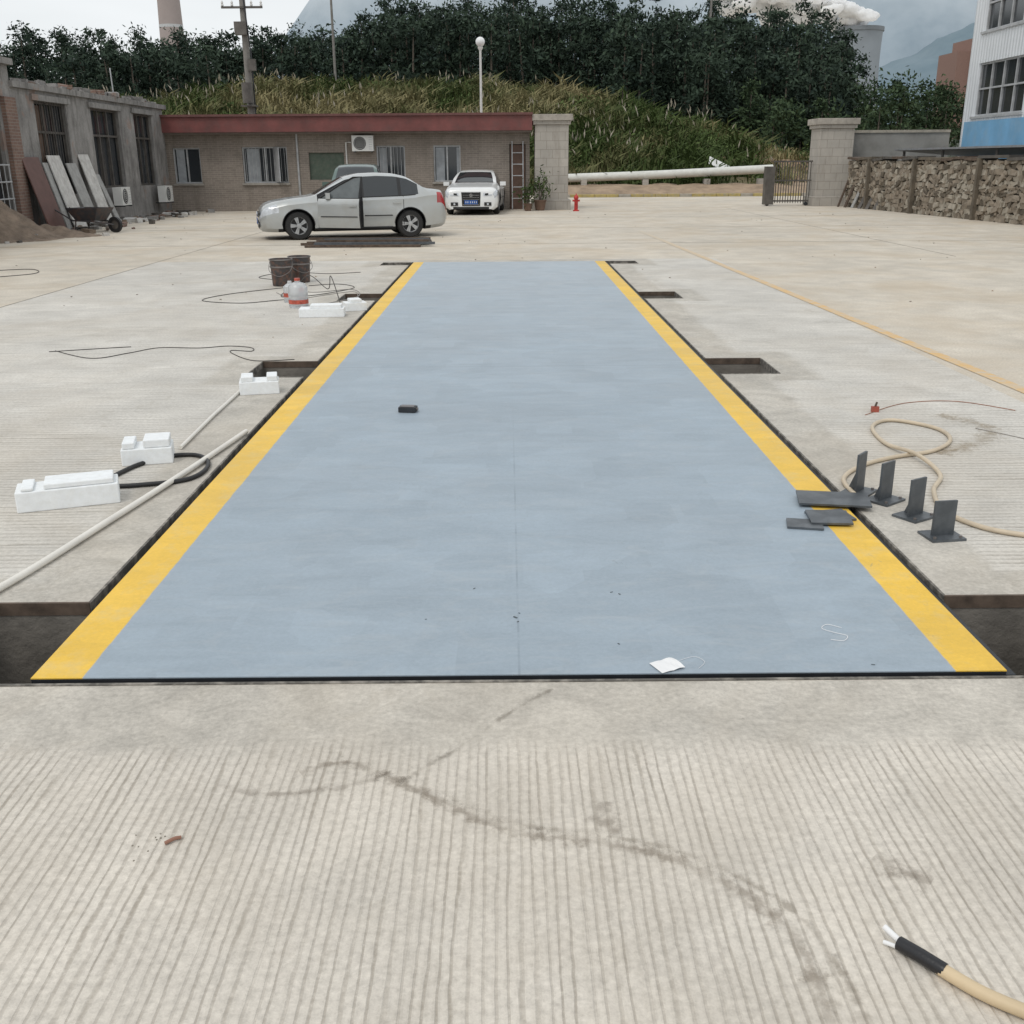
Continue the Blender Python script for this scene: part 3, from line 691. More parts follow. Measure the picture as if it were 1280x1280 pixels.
for k in range(7): B.bx(24+k*1.8,24.2+k*1.8,111.9,112,1,7.3,m_fr)
B.bx(23.9,36.1,111.85,112.4,7.2,7.45,M('wall_cap',(.2,.2,.2),.8)); B.build('boundary_wall')
B=MB(); B.bx(30,42,70,70.3,0,3.9,m_wh); B.bx(29.9,42,69.9,70.4,3.9,4.05,m_fr); 
for k in range(8): B.bx(30.5+k*1.5,31.3+k*1.5,69.93,69.99,1.8,3.4,m_dark)
B.build('white_wall')
B=MB(); m_or=M('orange_brick',(.25,.15,.12),.8)
B.bx(126,140,300,315,0,32.3,m_or); B.bx(122,125.8,301,314,0,29,m_or)
for k in range(4): B.bx(127.5+k*3.4,129.5+k*3.4,299.9,299.99,28,30,m_dark)
B.build('brick_building')

m_ct=M('tower_concrete',(.23,.26,.29),.9,var=.15,scale=.02)
B=MB(); B.lathe([(40-.28*z+.00125*z*z*1.0,z) for z in range(0,141,7)]+[(23,140),(23,120)],m_ct,n=48); B.lathe([(25.6,137),(26.3,137),(26.3,141),(25.4,141)],M('tower_rim',(.18,.2,.22),.9),n=48); B.build('cooling_tower',loc=(377,1200,-7),smooth=60)
B=MB(); B.lathe([(8,0),(5.6,90),(5.3,120),(4.6,120)],M('chimney_red',(.30,.26,.25),.9,var=.1,scale=.05),n=24)
for z in (70,95): B.lathe([(6.9-z*.013,z),(7.1-z*.013,z),(7.1-z*.013,z+1.5)],m_fr,n=24)
B.build('chimney',loc=(-178,600,0),smooth=60)
m,N,b=newmat('steam_vapour'); b.inputs['Base Color'].default_value=(.95,.96,.97,1); b.inputs['Roughness'].default_value=1; b.inputs['Specular IOR Level'].default_value=0
tr_=N.n('ShaderNodeBsdfTranslucent'); tr_.inputs[0].default_value=(.97,.97,.97,1); ms=N.n('ShaderNodeMixShader'); ms.inputs[0].default_value=.5
N.link(b.outputs[0],ms.inputs[1]); N.link(tr_.outputs[0],ms.inputs[2]); N.link(ms.outputs[0],m.node_tree.nodes['Material Output'].inputs[0])
import bmesh
bm=bmesh.new()
for k in range(120):
    t=random.random()**.8; x=382-150*t+random.gauss(0,6+11*t); z=136+40*t**.8+random.gauss(0,3+8*t); y=1200+random.gauss(0,14)
    r=random.uniform(4,9)*(1+.8*t)
    T_=Matrix.Translation((x,y,z))@Matrix.Diagonal((r*1.3,r,r*.7,1))
    res=bmesh.ops.create_icosphere(bm,subdivisions=3,radius=1,matrix=T_)
    for v in res['verts']:
        q=v.co; dd=fbm(q.x*.09,q.y*.09,q.z*.12,5); v.co=q+(q-Vector((x,y,z))).normalized()*dd*r*.5
me=bpy.data.meshes.new('steam_cloud'); bm.to_mesh(me); bm.free(); me.materials.append(m); me.polygons.foreach_set('use_smooth',[True]*len(me.polygons))
o=bpy.data.objects.new('steam_cloud',me); scene.collection.objects.link(o)
# mountains: blue distance haze painted into the base colours, paler towards the tops
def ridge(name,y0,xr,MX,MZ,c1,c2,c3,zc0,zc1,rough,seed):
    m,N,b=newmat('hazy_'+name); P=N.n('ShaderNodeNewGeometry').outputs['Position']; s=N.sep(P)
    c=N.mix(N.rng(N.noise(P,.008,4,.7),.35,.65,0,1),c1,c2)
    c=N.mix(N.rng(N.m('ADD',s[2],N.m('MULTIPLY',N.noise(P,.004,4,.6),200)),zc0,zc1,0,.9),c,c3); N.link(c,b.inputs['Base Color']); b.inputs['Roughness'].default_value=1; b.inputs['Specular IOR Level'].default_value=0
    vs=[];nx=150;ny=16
    for j_ in range(ny):
        for i in range(nx):
            x=xr[0]+(xr[1]-xr[0])*i/(nx-1); y=y0+j_*45; k=sst(j_/9)*(1-.3*sst((j_-9)/6))
            H=float(np.interp(x,MX,MZ)); vs.append((x,y,H*k*(1+.16*fbm(x*.004,y*.004,seed))+rough*fbm(x*.012,y*.012,seed+1)*k-5))
    fs=[(j_*nx+i,j_*nx+i+1,(j_+1)*nx+i+1,(j_+1)*nx+i) for j_ in range(ny-1) for i in range(nx-1)]
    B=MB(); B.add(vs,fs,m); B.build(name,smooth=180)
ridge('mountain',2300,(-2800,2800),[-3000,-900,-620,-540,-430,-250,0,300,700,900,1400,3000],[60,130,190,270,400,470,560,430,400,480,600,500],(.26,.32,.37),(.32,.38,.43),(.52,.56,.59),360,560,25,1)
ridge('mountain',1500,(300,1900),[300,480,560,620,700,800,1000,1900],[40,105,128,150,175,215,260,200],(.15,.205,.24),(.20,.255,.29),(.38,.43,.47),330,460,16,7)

# ------------------------------------------------------------------ left derelict building
m,N,b=newmat('stained_render'); co_=N.n('ShaderNodeTexCoord').outputs['Object']; s=N.sep(co_)
f=N.rng(N.noise(co_,1.1,4,.78),.3,.7,.6,1.25); stv=N.comb(N.m('MULTIPLY',N.m('ADD',s[0],s[1]),3.0),N.m('MULTIPLY',s[2],.5),0.0)
c=N.mix(1.0,(.26,.25,.24),N.comb(f,f,f),'MULTIPLY'); c=N.mix(N.rng(N.noise(stv,1.2,4,.72),.48,.68,0,.75),c,(.08,.075,.07))
c=N.mix(N.rng(N.noise(co_,.8,4,.6),.6,.64,0,.5),c,(.26,.16,.12))
N.link(c,b.inputs['Base Color']); b.inputs['Roughness'].default_value=.95; bump(N,b,N.noise(co_,12,4,.7),.7,.03); m_ren=m
m_rb=wallmat('red_brick',(.21,.13,.10),(.17,.105,.085),(.25,.23,.2))
e=empty('derelict_building')
X0=-12.4
ops=[(24.0,26.9,0,3.3),(28.95,31.0,.9,3.3),(32.8,35.1,1.0,3.3),(36.5,38.3,1.0,3.3),(18,21,0,3.3)]
B=MB(); wall(B,'y',X0-.25,.25,14,27.7,0,4.05,[o for o in ops if o[0]<27],m_ren); wall(B,'y',X0-.25,.25,27.7,39.6,0,3.55,[o for o in ops if o[0]>27],m_ren)
B.bx(-20,X0-.25,39.35,39.6,0,3.55,m_ren); B.bx(-20,X0-.25,27.6,27.7,3.5,4.05,m_ren); B.bx(-20,-19.8,14,39.35,0,3.5,m_ren); B.bx(-20,X0-.25,14,14.2,0,4,m_ren); B.build('walls',e)
B=MB(); B.bx(-20.1,X0+.10,27.65,39.8,3.551,3.70,m_ren); B.bx(-20.1,X0+.12,13.9,27.8,4.051,4.2,m_ren)
for (a_,b_,z0,z1) in ops: B.bx(X0+.002,X0+.07,a_-.2,b_+.2,3.301,3.45,m_ren)
for k in range(80):
    y=random.uniform(27.8,39.6); sz=random.uniform(.04,.17); B.box((X0+random.uniform(-.5,.03),y,3.70+sz*.4),(sz*1.5,sz*2,sz),m_ren if random.random()<.75 else m_rb,rz=random.random()*3,jit=sz*.2)
B.build('roof_slab',e)
B=MB()
for y0,y1 in ((27.05,27.65),(21.4,22.0)): B.bx(X0+.002,X0+.12,y0,y1,0,3.29,m_rb)
B.build('brick_piers',e)
B=MB()
for oi,(a_,b_,z0,z1) in enumerate(ops):
    B.bx(X0-.2,X0-.19,a_,b_,z0,z1,m_gl if z0>.5 else m_dark)
    n_=3 if z0>.5 else 1
    for k in range(n_+1):
        y=a_+(b_-a_-.06)*k/n_; B.bx(X0-.16,X0-.1,y,y+.06,z0,z1,m_gt)
    for z in (z0,z1-.8,z1-.06): B.bx(X0-.158,X0-.102,a_,b_,z,z+.06,m_gt)
    k=a_+.1
    while k<b_ and z0>.5 and oi==1: B.cyl((X0-.04,k,z0),(X0-.04,k,z1),.008,m_gt,n=5); k+=.16
B.bx(X0-.18,X0-.17,29.1,29.9,.95,3.2,M('brown_ply',(.11,.07,.05),.8)); 
for z in (.9,1.3,1.7): B.cyl((X0+.05,24,z),(X0+.05,26.9,z),.02,m_fr,n=6)
for k in range(12): B.cyl((X0+.05,24+k*.26,.1),(X0+.05,24+k*.26,1.7),.012,m_fr,n=5)
B.build('windows_and_bars',e)
acunit(e,(X0+.35,33.6,.75),R(90)); acunit(e,(X0+.35,37.9,.7),R(90))
B=MB(); B.cyl((-12.7,27.3,4.1),(-12.9,27.1,7.6),.09,M('timber',(.16,.11,.08),.8),.07,8)
for k in range(7): x=-13.2-k*.25; B.cyl((x,26.5+random.random(),4.1),(x+random.uniform(-.1,.1),26.5+random.random(),5.2+random.random()*1.2),.012,m_rust,n=5)
B.cyl((-12.6,35.5,3.7),(-12.62,35.5,4.6),.02,m_fr,n=6)
B.build('roof_posts',e)
m_bw=M('weathered_white_board',(.52,.51,.49),.7,dirt=(.25,.22,.18)); m_bg=M('grey_board',(.32,.32,.31),.7,dirt=(.14,.12,.1)); m_br=M('red_brown_board',(.12,.06,.05),.6)
def board(y,w_,h,mat,lean,yaw=0,x=-11.75):
    B=MB(); B.box((0,0,h/2),(.03,w_,h),mat); o=B.build('leaning_board',loc=(x,y,.0)); o.rotation_euler=(0,-lean,yaw); return o
board(28.0,1.0,1.95,m_br,R(15),0,-11.8); board(29.5,1.0,2.0,m_bw,R(15),R(4),-11.8); board(30.6,.7,1.8,m_bg,R(16),0,-11.82); board(31.6,.6,2.05,m_bw,R(16),R(-6),-11.8); board(28.9,.5,1.8,m_bg,R(14),R(3),-11.85)
board(32.3,.3,1.5,m_bg,R(20),0,-11.75)
B=MB(); m_wb=M('barrow_steel',(.05,.05,.055),.5,dirt=(.2,.1,.06))
B.add([(-.3,-.25,.3),(.3,-.22,.3),(.3,.22,.3),(-.3,.25,.3),(-.5,-.36,.62),(.5,-.33,.62),(.5,.33,.62),(-.5,.36,.62)],[(0,1,2,3),(0,4,5,1),(1,5,6,2),(2,6,7,3),(3,7,4,0)],m_wb)
for sy in(-.25,.25): B.tube([(.75,sy*.2,.2),(.3,sy,.28),(-.4,sy,.3),(-.95,sy*1.2,.6)],.02,m_wb,8); B.tube([(-.3,sy,.3),(-.35,sy,0)],.018,m_wb,6)
B.lathe([(.12,-.03),(.2,-.04),(.2,.04),(.12,.03),(.12,-.03)],m_rub,c=(.75,0,.2),axis='Y'); B.lathe([(0,-.01),(.13,-.01)],m_gt,c=(.75,0,.2),axis='Y')
B.build('wheelbarrow',loc=(-11.0,28.2,0),rz=R(-20))
def mound(nm,cx,cy,rx,ry,h,mat,sd):
    vs=[];fs=[];n=26
    for j_ in range(n):
        for i in range(n):
            u,v=i/(n-1)*2-1,j_/(n-1)*2-1; r=math.hypot(u,v)
            z=h*(1-sst(r/.95))*(1+.5*fbm(u*3,v*3,sd))+.08*h*fbm(u*9,v*9,sd)*(1 if r<.95 else 0)
            vs.append((cx+u*rx,cy+v*ry,max(z,-.01) if r<.97 else -.03))
    fs=[(j_*n+i,j_*n+i+1,(j_+1)*n+i+1,(j_+1)*n+i) for j_ in range(n-1) for i in range(n-1)]
    B=MB(); B.add(vs,fs,mat); B.build(nm,smooth=180)
m_dt=M('dug_earth',(.21,.16,.12),.95,var=.35,scale=3,bmp=.8,bscale=14,bdist=.06)
mound('dirt_pile',-12.5,25.6,1.9,1.7,.9,m_dt,3); mound('dirt_pile',-11.4,26.6,1.3,.9,.25,m_dt,6)
B=MB()
for k in range(200):
    y=random.uniform(24,39.3); x=-12.1+abs(random.gauss(0,.6)); sz=random.uniform(.03,.14)
    B.box((x,y,sz*.4),(sz*random.uniform(1,3),sz*1.4,sz),random.choice([m_ren,m_rb,m_dt,m_bw,m_gt]),rz=random.random()*3,jit=sz*.2)
for k in range(10):
    y=random.uniform(26,38); B.box((-11.6+random.random()*.7,y,.05),(.08,random.uniform(.8,2),.04),random.choice([m_gt,m_bg,m_rust]),rz=random.gauss(0,.4))
B.build('rubble')

# ------------------------------------------------------------------ right side
B=MB(); B.bx(13.12,17.1,42.0,42.25,0,2.65,M('grey_plaster_wall',(.27,.265,.25),.9,dirt=(.14,.13,.12),scale=1)); B.bx(13.1,17.1,41.95,42.3,2.651,2.75,m_kc); B.build('compound_wall')
m_s1=M('rubble_stone',(.24,.20,.155),.9,var=.3,scale=5); m_s2=M('rubble_stone_pale',(.33,.295,.24),.9,var=.25,scale=5); m_s3=M('rubble_stone_dark',(.12,.10,.075),.9,var=.3)
e=empty('rubble_stone_wall')
B=MB(); p0=Vector((12.85,40.3,0)); p1=Vector((14.5,21,0)); Lw=(p1-p0).length; dv=(p1-p0)/Lw; ang=math.atan2(dv.y,dv.x); nv=Vector((-dv.y,dv.x,0)) 
if nv.x>0: nv=-nv
z=0
while z<1.55:
    h=random.uniform(.08,.16); t=0
    while t<Lw:
        L=random.uniform(.09,.36); c_=p0+dv*(t+L/2)+nv*(-.05+random.uniform(-.03,.03)); 
        B.box((c_.x,c_.y,z+h/2+random.uniform(-.02,.02)),(L*.97,.3,h*1.0),random.choice([m_s1,m_s1,m_s1,m_s2,m_s2,m_s3]),T=Matrix.Rotation(ang,4,'Z')@Matrix.Rotation(random.gauss(0,.25),4,'Y'),jit=.03); t+=L
    z+=h
c_=(p0+p1)/2; B.box((c_.x-nv.x*.25,c_.y-nv.y*.25,.8),(Lw,.3,1.6),m_s3,rz=ang); B.build('stones',e)
B=MB(); t=0
while t<Lw:
    L=random.uniform(.6,1.6); q=p0+dv*(t+L/2)-nv*.15; B.box((q.x,q.y,1.68+random.uniform(-.03,.06)),(L,.6,.08),random.choice([m_gt,m_s3,m_rust]),T=Matrix.Rotation(ang+random.gauss(0,.04),4,'Z')@Matrix.Rotation(random.gauss(0,.03),4,'Y')); t+=L
for t in (2.0,5.5,9.5,13.5):
    q=p0+dv*t+nv*.16; B.box((q.x,q.y,.85),(.12,.12,1.7),m_s3,rz=ang)
B.build('coping_boards',e)
B=MB()
for k in range(6): B.box((12.75+k*.12,40.2-k*.55,.85),(.05,.12,1.9),random.choice([m_bg,m_rust,m_gt]),T=Matrix.Rotation(R(18+k*2),4,'Y')@Matrix.Rotation(.2*k,4,'Z'))
B.build('timber_offcuts')
m,N,b=newmat('corrugated_white_cladding'); co_=N.n('ShaderNodeTexCoord').outputs['Object']; s=N.sep(co_)
sn=N.m('SINE',N.m('MULTIPLY',N.m('ADD',s[0],s[1]),2*math.pi/.22)); f=N.rng(N.noise(co_,.5,4,.6),.3,.7,.9,1.06)
c=N.mix(1.0,(.70,.73,.76),N.comb(f,f,f),'MULTIPLY'); c=N.mix(N.rng(sn,.6,1,0,.18),c,(.4,.43,.46)); N.link(c,b.inputs['Base Color']); b.inputs['Roughness'].default_value=.5; bump(N,b,sn,.5,.03); m_cw=m
m_cb=M('blue_painted_render',(.16,.36,.56),.7,var=.15,scale=1,dirt=(.26,.38,.48),dirtamt=.5)
e=empty('factory_building'); FX=17.2
wops=[(41.0-5.2*k-4.4,41.0-5.2*k-.6,z0,z1) for k in range(4) for (z0,z1) in ((3.15,4.95),(6.0,7.8))]
B=MB(); wall(B,'y',FX,.25,16,41,2.98,9.5,wops,m_cw); B.bx(FX,30,41,41.25,0,9.5,m_cw); B.bx(FX,30,15.8,16,0,9.5,m_cw); B.build('walls',e)
B=MB(); B.bx(FX-.03,FX+.25,16,41,0,2.979,m_cb); B.build('blue_base',e)
B=MB(); B.bx(FX-.3,30.2,15.6,41.5,9.51,9.7,m_fr); B.build('roof',e)
B=MB()
for (a_,b_,z0,z1) in wops:
    B.bx(FX+.15,FX+.16,a_,b_,z0,z1,m_gl)
    for k in range(5): y=a_+(b_-a_-.07)*k/4; B.bx(FX+.08,FX+.149,y,y+.07,z0,z1,m_fr)
    for z in (z0,(z0+z1)/2,z1-.06): B.bx(FX+.082,FX+.147,a_,b_,z,z+.06,m_fr)
    B.bx(FX-.06,FX+.07,a_-.1,b_+.1,z0-.08,z0-.001,m_fr)
B.build('windows',e)
B=MB(); B.box((15.6,34,1.9),(2.6,12,.06),M('old_sheet_roof',(.22,.23,.24),.7,dirt=(.2,.14,.1)),T=Matrix.Rotation(R(5),4,'Y'))
for y in (28.5,32,36,39.5): B.cyl((14.5,y,0),(14.5,y,1.95),.05,m_gt,n=8)
B.build('lean_to_shed')

# ------------------------------------------------------------------ cars
m_tire=M('tyre_rubber',(.02,.02,.02),.8); m_rim=M('alloy_rim',(.45,.46,.47),.35,metal=.7,var=.08); m_cg=glassmat('car_glass',(.02,.025,.028),.05)
m_trim=M('black_trim',(.015,.015,.016),.5); m_hl=M('headlamp_lens',(.55,.58,.62),.08,var=.25,scale=14,coat=1); m_tl=M('tail_lamp',(.35,.02,.02),.15,coat=1); m_num=M('blue_number_plate',(.015,.09,.34),.6); m_chr=M('chrome',(.6,.6,.62),.15,metal=1,var=.05)
def wheel(B,x,y,r,side):
    w_=.10
    B.lathe([(r*.62,-w_),(r*.9,-w_),(r*.98,-w_*.7),(r,-w_*.3),(r,w_*.3),(r*.98,w_*.7),(r*.9,w_),(r*.62,w_)],m_tire,c=(x,y,r),axis='Y',n=32)
    yo=y+side*w_*.55
    B.lathe([(0,0),(r*.6,0)],m_trim,c=(x,yo-side*.03,r),axis='Y',n=24)
    B.lathe([(r*.56,side*.0),(r*.64,side*.035),(r*.66,side*.03),(r*.62,-side*.02)],m_rim,c=(x,yo,r),axis='Y',n=32)
    for k in range(5):
        for dd in(-.13,.13):
            a_=k*2*math.pi/5+.3+dd; T=Matrix.Translation((x,yo+side*.012,r))@Matrix.Rotation(a_,4,'Y')
            B.add([(-.018,-.015,.05),(.018,-.015,.05),(.022,-.015,r*.6),(-.022,-.015,r*.6),(-.018,.015,.05),(.018,.015,.05),(.022,.015,r*.6),(-.022,.015,r*.6)],[(0,1,2,3),(4,7,6,5),(0,4,5,1),(1,5,6,2),(2,6,7,3),(3,7,4,0)],m_rim,T)
    B.lathe([(0,side*.03),(.05,side*.028),(.065,side*.0)],m_rim,c=(x,yo,r),axis='Y',n=16)
def car(name,loc,rz,paint,K,L,wheels,win,ws,rg,dooropen=False,scale=1):
    e=empty(name,loc,rz); e.scale=(scale,)*3
    kx=np.array(K['x'])[::-1]; f=lambda k:np.array(K[k])[::-1]
    n=110; xs=np.linspace(kx[0],kx[-1],n); A={}
    for k in ('zt','zb','wb','wt','z0'):
        v=np.interp(xs,kx,f(k)); vp=np.pad(v,2,mode='edge'); v2=np.convolve(vp,[.1,.2,.4,.2,.1],'valid'); v2[0]=v[0]; v2[-1]=v[-1]; A[k]=v2
    def ring(i):
        z0,zb,zt,wb,wt=[A[k][i] for k in('z0','zb','zt','wb','wt')]
        return [(0,z0),(wb*.84,z0),(wb*.955,z0+.08),(wb*1.0,z0+.45*(zb-z0)),(wb*.985,z0+.70*(zb-z0)),(wb*.985,zb-.07),(wb*.93,zb),(wt+.035*min(1,(zt-zb)/.3),zb+(zt-zb)*.86),(wt*.88,zb+(zt-zb)*.965),(wt*.45,zb+(zt-zb)*.995),(0,zt)]
    B=MB(); rings=[ring(i) for i in range(n)]; full=[]
    for i in range(n):
        r=rings[i]; full.append([(xs[i],p[0],p[1]) for p in r]+[(xs[i],-p[0],p[1]) for p in r[-2:0:-1]])
    C=len(full[0]); vs=[q for g_ in full for q in g_]
    mats=[paint,m_cg,m_trim,m_hl,m_tl,m_dark]
    for mm in mats: B.mi(mm)
    B.v=[Vector(v) for v in vs]
    xr=kx[0]
    for i in range(n-1):
        xc=(xs[i]+xs[i+1])/2
        for k in range(C):
            B.f.append([i*C+k,(i+1)*C+k,(i+1)*C+(k+1)%C,i*C+(k+1)%C])
            left=k<10; kk=k if left else 19-k; mm=0
            dz=A['zt'][i]-A['zb'][i]
            if kk==6 and win[0]<xc<win[1] and dz>.12:
                mm=1
                if any(abs(xc-p)<.045 for p in K['pil']): mm=2
            if kk in(8,9) and (ws[0]<xc<ws[1] or rg[0]<xc<rg[1]): mm=1
            if kk==0 : mm=2
            if kk==1: mm=2 if xr+.4<xc<L/2-.4 else 0
            if kk in(4,5) and xc>L/2-.46+(0.06 if kk==5 else 0): mm=3
            if kk in(4,5) and xc<xr+.26: mm=4
            if dooropen and left and -.13<xc<.93 and 2<=kk<=6: mm=5
            B.m.append(mm)
    B.f.append(list(range(C))); B.m.append(0); B.f.append(list(range((n-1)*C,n*C))[::-1]); B.m.append(0)
    body=B.build('body',e,smooth=32)
    cut=MB(); 
    for mm in mats: cut.mi(mm)
    for (wx,r) in wheels:
        for sd in(1,-1):
            hw=K['hw']; cut.cyl((wx,sd*(hw-.26),r),(wx,sd*(hw+.3),r),r*1.16,m_dark,n=36)
    cu=cut.build('cut',e)
    md=body.modifiers.new('b','BOOLEAN'); md.object=cu; md.operation='DIFFERENCE'; md.solver='EXACT'
    bpy.context.view_layer.update(); dg=bpy.context.evaluated_depsgraph_get()
    nm_=bpy.data.meshes.new_from_object(body.evaluated_get(dg)); body.modifiers.clear(); body.data=nm_; bpy.data.objects.remove(cu)
    def side(x,z):
        r=rings[int(np.clip(np.searchsorted(xs,x),0,n-1))]
        zz=[p[1] for p in r[1:8]]; yy=[p[0] for p in r[1:8]]; return float(np.interp(z,zz,yy))
    D=MB()
    for (wx,r) in wheels:
        for sd in(1,-1):
            wheel(D,wx,sd*(K['hw']-.13),r,sd)
            pts=[(wx+r*1.16*math.cos(t),sd*(side(wx+r*1.16*math.cos(t),max(r+r*1.16*math.sin(t),.3))+.002),r+r*1.16*math.sin(t)) for t in np.linspace(0.05,math.pi-.05,18)]
            D.tube(pts,.010,m_trim,6)
    zl=.30
    for sd in(1,-1):
        for xd in K['seams']:
            if dooropen and sd==1 and xd>-.2: continue
            zt_=A['zb'][int(np.clip(np.searchsorted(xs,xd),0,n-1))]
            D.tube([(xd,sd*(side(xd,z)+.001),z) for z in np.linspace(zl,zt_,8)],.006,m_dark,5)
        for xd in K['handles']:
            if dooropen and sd==1 and xd>-.2: continue
            zt_=.80*K['hs']; D.box((xd,sd*(side(xd,zt_)+.018),zt_),(.18,.025,.03),paint)
        D.tube([(x,sd*(side(x,.52)+.004),.52) for x in np.linspace(wheels[1][0]+.42,(-.15 if dooropen and sd==1 else wheels[0][0]-.42),6)],.012,m_trim,6)
        pts=[(x,sd*(side(x,A['zb'][np.searchsorted(xs,x)])+.006),A['zb'][np.searchsorted(xs,x)]+.004) for x in np.linspace(win[0]+.05,win[1]-.06,20)]
        D.tube(pts,.010,m_trim,6)
        mx=win[1]-.2; zb_=A['zb'][np.searchsorted(xs,mx)]
        D.box((mx,sd*(K['hw']+.06),zb_+.07),(.10,.2,.13),paint); D.box((mx-.055,sd*(K['hw']+.07),zb_+.07),(.006,.16,.10),m_cg); D.box((mx+.02,sd*(K['hw']-.05),zb_+.02),(.05,.14,.03),m_trim)
        D.tube([(x,sd*(side(x,.27)+.004),.25) for x in np.linspace(wheels[0][0]-.42,wheels[1][0]+.42,6)],.02,m_trim,6)
    fx=L/2; fz=K['front']
    for (z0,z1,hw_,mt) in fz:
        vs=[];fs=[]; nn=14
        for q in range(nn+1):
            y=-hw_+2*hw_*q/nn
            for z in (z0,z1):
                hy=y*(1.0 if z==z0 else 1.08) if hw_<.4 else y
                vs.append((fx+.012,hy,z)); 
        for q in range(nn): fs.append((2*q,2*q+2,2*q+3,2*q+1))
        D.add(vs,fs,mt)
    for z in K['bars']: D.box((fx+.022,0,z),(.012,K['barw']*2,.014),m_chr)
    D.box((fx+.035,0,K['plz']),(.012,.44,.13),m_num); 
    for q in range(6): D.box((fx+.042,-.17+q*.066+(.02 if q>1 else 0),K['plz']),(.003,.022,.06),m_wh)
    D.cyl((fx+.02,0,K['logo']),(fx+.04,0,K['logo']),.06,m_chr,n=20)
    D.box((xr-.012,0,.72),(.012,.44,.13),m_num)
    for sd in(1,-1):
        yh=K['hl'][0]; zh=K['hl'][1]
        D.add([(fx+.014,sd*(yh-.19),zh-.06),(fx+.014,sd*(yh+.12),zh-.045),(fx-.03,sd*(yh+.19),zh+.07),(fx+.008,sd*(yh-.16),zh+.035)],[(0,1,2,3)],m_hl)
        D.add([(fx+.018,sd*(yh-.13),zh-.045),(fx+.018,sd*(yh+.0),zh-.035),(fx+.014,sd*(yh+.0),zh+.03),(fx+.016,sd*(yh-.1),zh+.02)],[(0,1,2,3)],m_trim)
        D.box((fx+.01,sd*(yh-.02),.36),(.02,.24,.11),m_trim); D.cyl((fx+.02,sd*(yh-.02),.36),(fx+.028,sd*(yh-.02),.36),.035,m_hl,n=12)
    D.build('wheels_and_trim',e,smooth=35)
    if dooropen:
        d=MB(); x0,x1=-.12,.93; zz=np.linspace(.27,.915,8); xsD=np.linspace(x1,x0,10); hx,hy=x1,side(x1,.6)
        T=Matrix.Translation((hx,hy,0))@Matrix.Rotation(-R(33),4,'Z')@Matrix.Translation((-hx,-hy,0))
        vo=[(x,side(x,z)+.004,z) for x in xsD for z in zz]; vi=[(x,side(x,z)-.07,z) for x in xsD for z in zz]; nz_=8;nxD=10
        fo=[(i*nz_+k,(i+1)*nz_+k,(i+1)*nz_+k+1,i*nz_+k+1) for i in range(nxD-1) for k in range(nz_-1)]
        d.add(vo,fo,paint,T); d.add(vi,fo,m_trim,T)
        rim=[i*nz_ for i in range(nxD)]+[(nxD-1)*nz_+k for k in range(1,nz_)]+[i*nz_+nz_-1 for i in range(nxD-2,-1,-1)]+[k for k in range(nz_-2,0,-1)]
        q=len(rim); d.add([vo[i] for i in rim]+[vi[i] for i in rim],[(i,(i+1)%q,(i+1)%q+q,i+q) for i in range(q)],m_trim,T)
        wt_=K['wtop']
        fp=[(.90,side(.9,.9)-.03,.93),(.45,wt_+.13,1.2),(.10,wt_+.06,1.375),(-.10,wt_+.05,1.39),(-.10,side(-.1,.93)-.03,.93)]
        d.tube([tuple(T@Vector(p)) for p in fp],.022,m_trim,6)
        gl=M('door_window_glass',(.12,.135,.14),.1); d.add(fp,[(0,1,2,3,4)],gl,T)
        pz=.76; d.box(tuple(T@Vector((.03,side(.03,pz)+.02,pz))),(.18,.025,.03),paint,rz=-R(33))
        d.tube([tuple(T@Vector((x,side(x,.52)+.008,.52))) for x in (.85,.4,-.08)],.012,m_trim,6)
        d.build('open_front_door',e,smooth=40)
        s_=MB(); s_.box((.25,.35,.55),(.5,.5,.2),m_trim); s_.box((-.02,.35,.85),(.15,.48,.6),m_trim); s_.build('seat',e,bevel=.05)
    return e
sedK=dict(x=[2.25,2.22,2.12,1.95,1.6,1.2,.98,.6,.25,-.1,-.5,-.9,-1.2,-1.45,-1.66,-1.92,-2.06,-2.11,-2.13],
 zt=[.60,.70,.79,.85,.91,.955,.985,1.20,1.39,1.46,1.475,1.455,1.39,1.24,1.11,1.085,1.06,.92,.6],
 zb=[.56,.64,.72,.78,.85,.89,.905,.91,.92,.93,.94,.95,.96,.985,1.02,1.03,1.01,.86,.56],
 wb=[.62,.70,.78,.82,.85,.86,.865,.87,.87,.87,.87,.87,.865,.86,.85,.82,.79,.75,.70],
 wt=[.5,.55,.62,.66,.70,.72,.72,.66,.60,.58,.575,.57,.565,.60,.66,.66,.64,.6,.55],
 z0=[.24,.2,.19,.18,.18,.18,.18,.18,.18,.18,.18,.18,.18,.18,.19,.22,.25,.3,.35],
 pil=[-.13,-1.02],hw=.865,seams=[.95,-.12,-1.08],handles=[.05,-.92],hs=1.0,
 front=[(.51,.60,.36,m_trim),(.25,.36,.5,m_trim)],bars=[.54,.575],barw=.34,plz=.42,logo=.565,hl=(.52,.60),wtop=.57)
m_sil=M('silver_car_paint',(.44,.46,.46),.3,metal=.3,var=.05,scale=2,coat=.8,dirt=(.38,.36,.32),dirtamt=.3)
m_wcp=M('white_car_paint',(.76,.77,.77),.3,var=.03,coat=.8)
car('parked_car',(-3.70,25.75,0),R(180+15),m_sil,sedK,4.5,((1.38,.32),(-1.23,.32)),(-1.43,.90),(.28,.96),(-1.66,-1.22),dooropen=True)
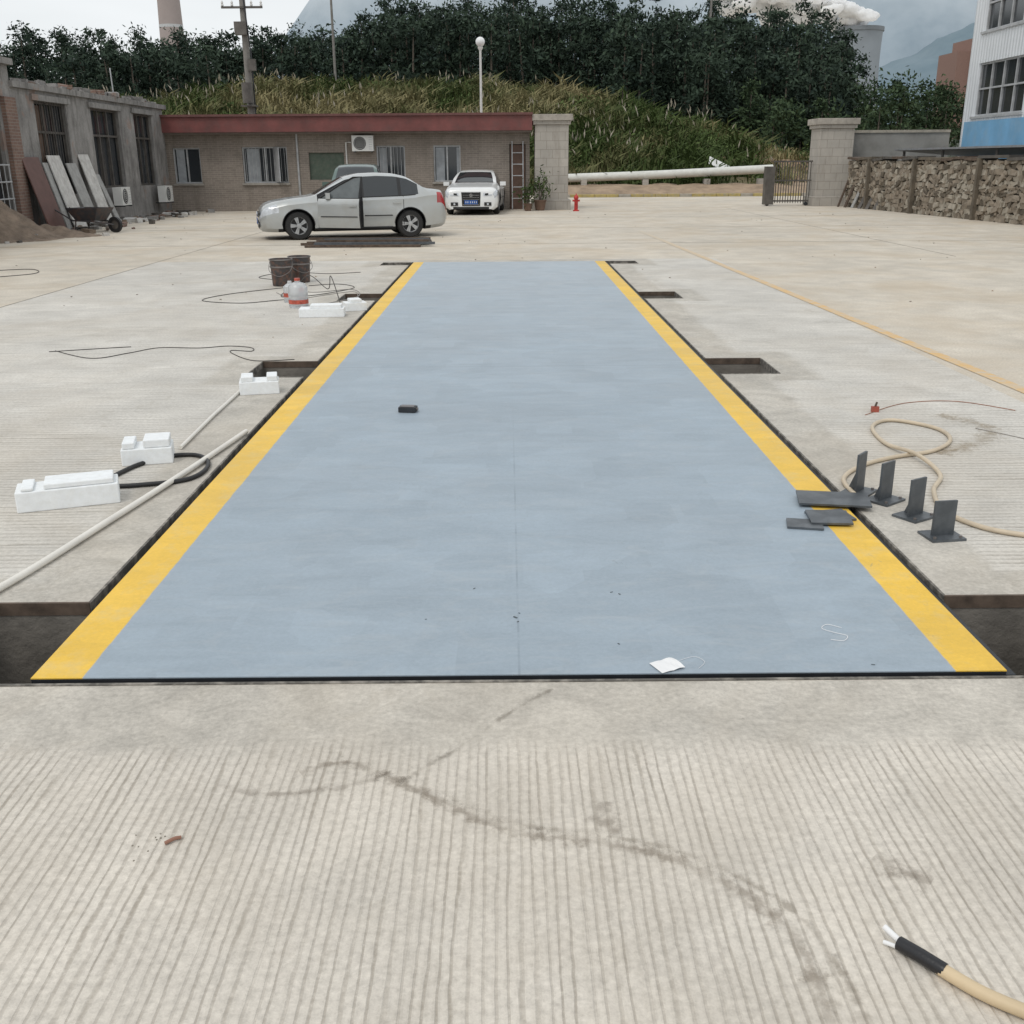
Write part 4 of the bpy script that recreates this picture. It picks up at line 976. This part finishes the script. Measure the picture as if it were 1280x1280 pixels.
audK=dict(x=[2.3,2.29,2.25,2.1,1.6,1.2,1.0,.6,.15,-.2,-.6,-1.0,-1.3,-1.6,-1.85,-2.1,-2.25,-2.3],
 zt=[.74,.80,.85,.90,.95,.99,1.01,1.2,1.38,1.42,1.43,1.40,1.33,1.2,1.07,1.03,.98,.6],
 zb=[.68,.74,.79,.83,.88,.90,.91,.91,.92,.93,.94,.95,.955,.96,.97,.97,.93,.55],
 wb=[.78,.84,.88,.90,.92,.925,.92,.92,.92,.92,.92,.92,.92,.91,.89,.86,.8,.7],
 wt=[.66,.68,.70,.72,.74,.76,.76,.70,.61,.59,.585,.58,.57,.60,.66,.68,.66,.6],
 z0=[.2,.18,.17,.17,.17,.17,.17,.17,.17,.17,.17,.17,.17,.17,.18,.22,.27,.33],
 pil=[-.12,-1.05],hw=.92,seams=[.95,-.1,-1.1],handles=[.05,-.9],hs=1.02,
 front=[(.30,.74,.30,m_trim),(.20,.27,.60,m_trim)],bars=[.34,.5,.57,.64,.73],barw=.28,plz=.42,logo=.64,hl=(.58,.68),wtop=.59)
car('parked_car',(-1.08,38.0,0),R(-90-3),m_wcp,audK,4.6,((1.42,.33),(-1.35,.33)),(-1.5,.92),(.18,.98),(-1.83,-1.35))
suvK=dict(x=[2.25,2.2,2.1,1.9,1.5,1.15,.8,.4,.1,-.4,-1.0,-1.6,-1.95,-2.1,-2.2,-2.25],
 zt=[.75,.88,.95,1.0,1.05,1.08,1.3,1.6,1.68,1.70,1.70,1.67,1.6,1.3,1.05,.7],
 zb=[.7,.8,.88,.93,.97,1.0,1.01,1.02,1.03,1.04,1.05,1.05,1.05,1.0,.95,.66],
 wb=[.7,.78,.84,.89,.91,.92,.92,.92,.92,.92,.92,.92,.9,.86,.82,.76],
 wt=[.6,.64,.7,.74,.76,.78,.72,.65,.64,.64,.64,.63,.62,.68,.7,.66],
 z0=[.3,.26,.24,.24,.24,.24,.24,.24,.24,.24,.24,.24,.26,.3,.34,.4],
 pil=[-.1,-1.1],hw=.92,seams=[.95,-.1,-1.1],handles=[.05,-.9],hs=1.15,
 front=[(.55,.78,.4,m_trim),(.3,.42,.6,m_trim)],bars=[.62,.7],barw=.36,plz=.5,logo=.68,hl=(.58,.76),wtop=.64)
car('parked_suv',(-4.9,35.3,0),R(-90+4),M('green_car_paint',(.06,.11,.095),.3,coat=.8,var=.05),suvK,4.5,((1.4,.36),(-1.3,.36)),(-1.9,1.05),(.35,1.13),(-2.15,-1.95),scale=.98)
print('OBJ',len(bpy.data.objects))
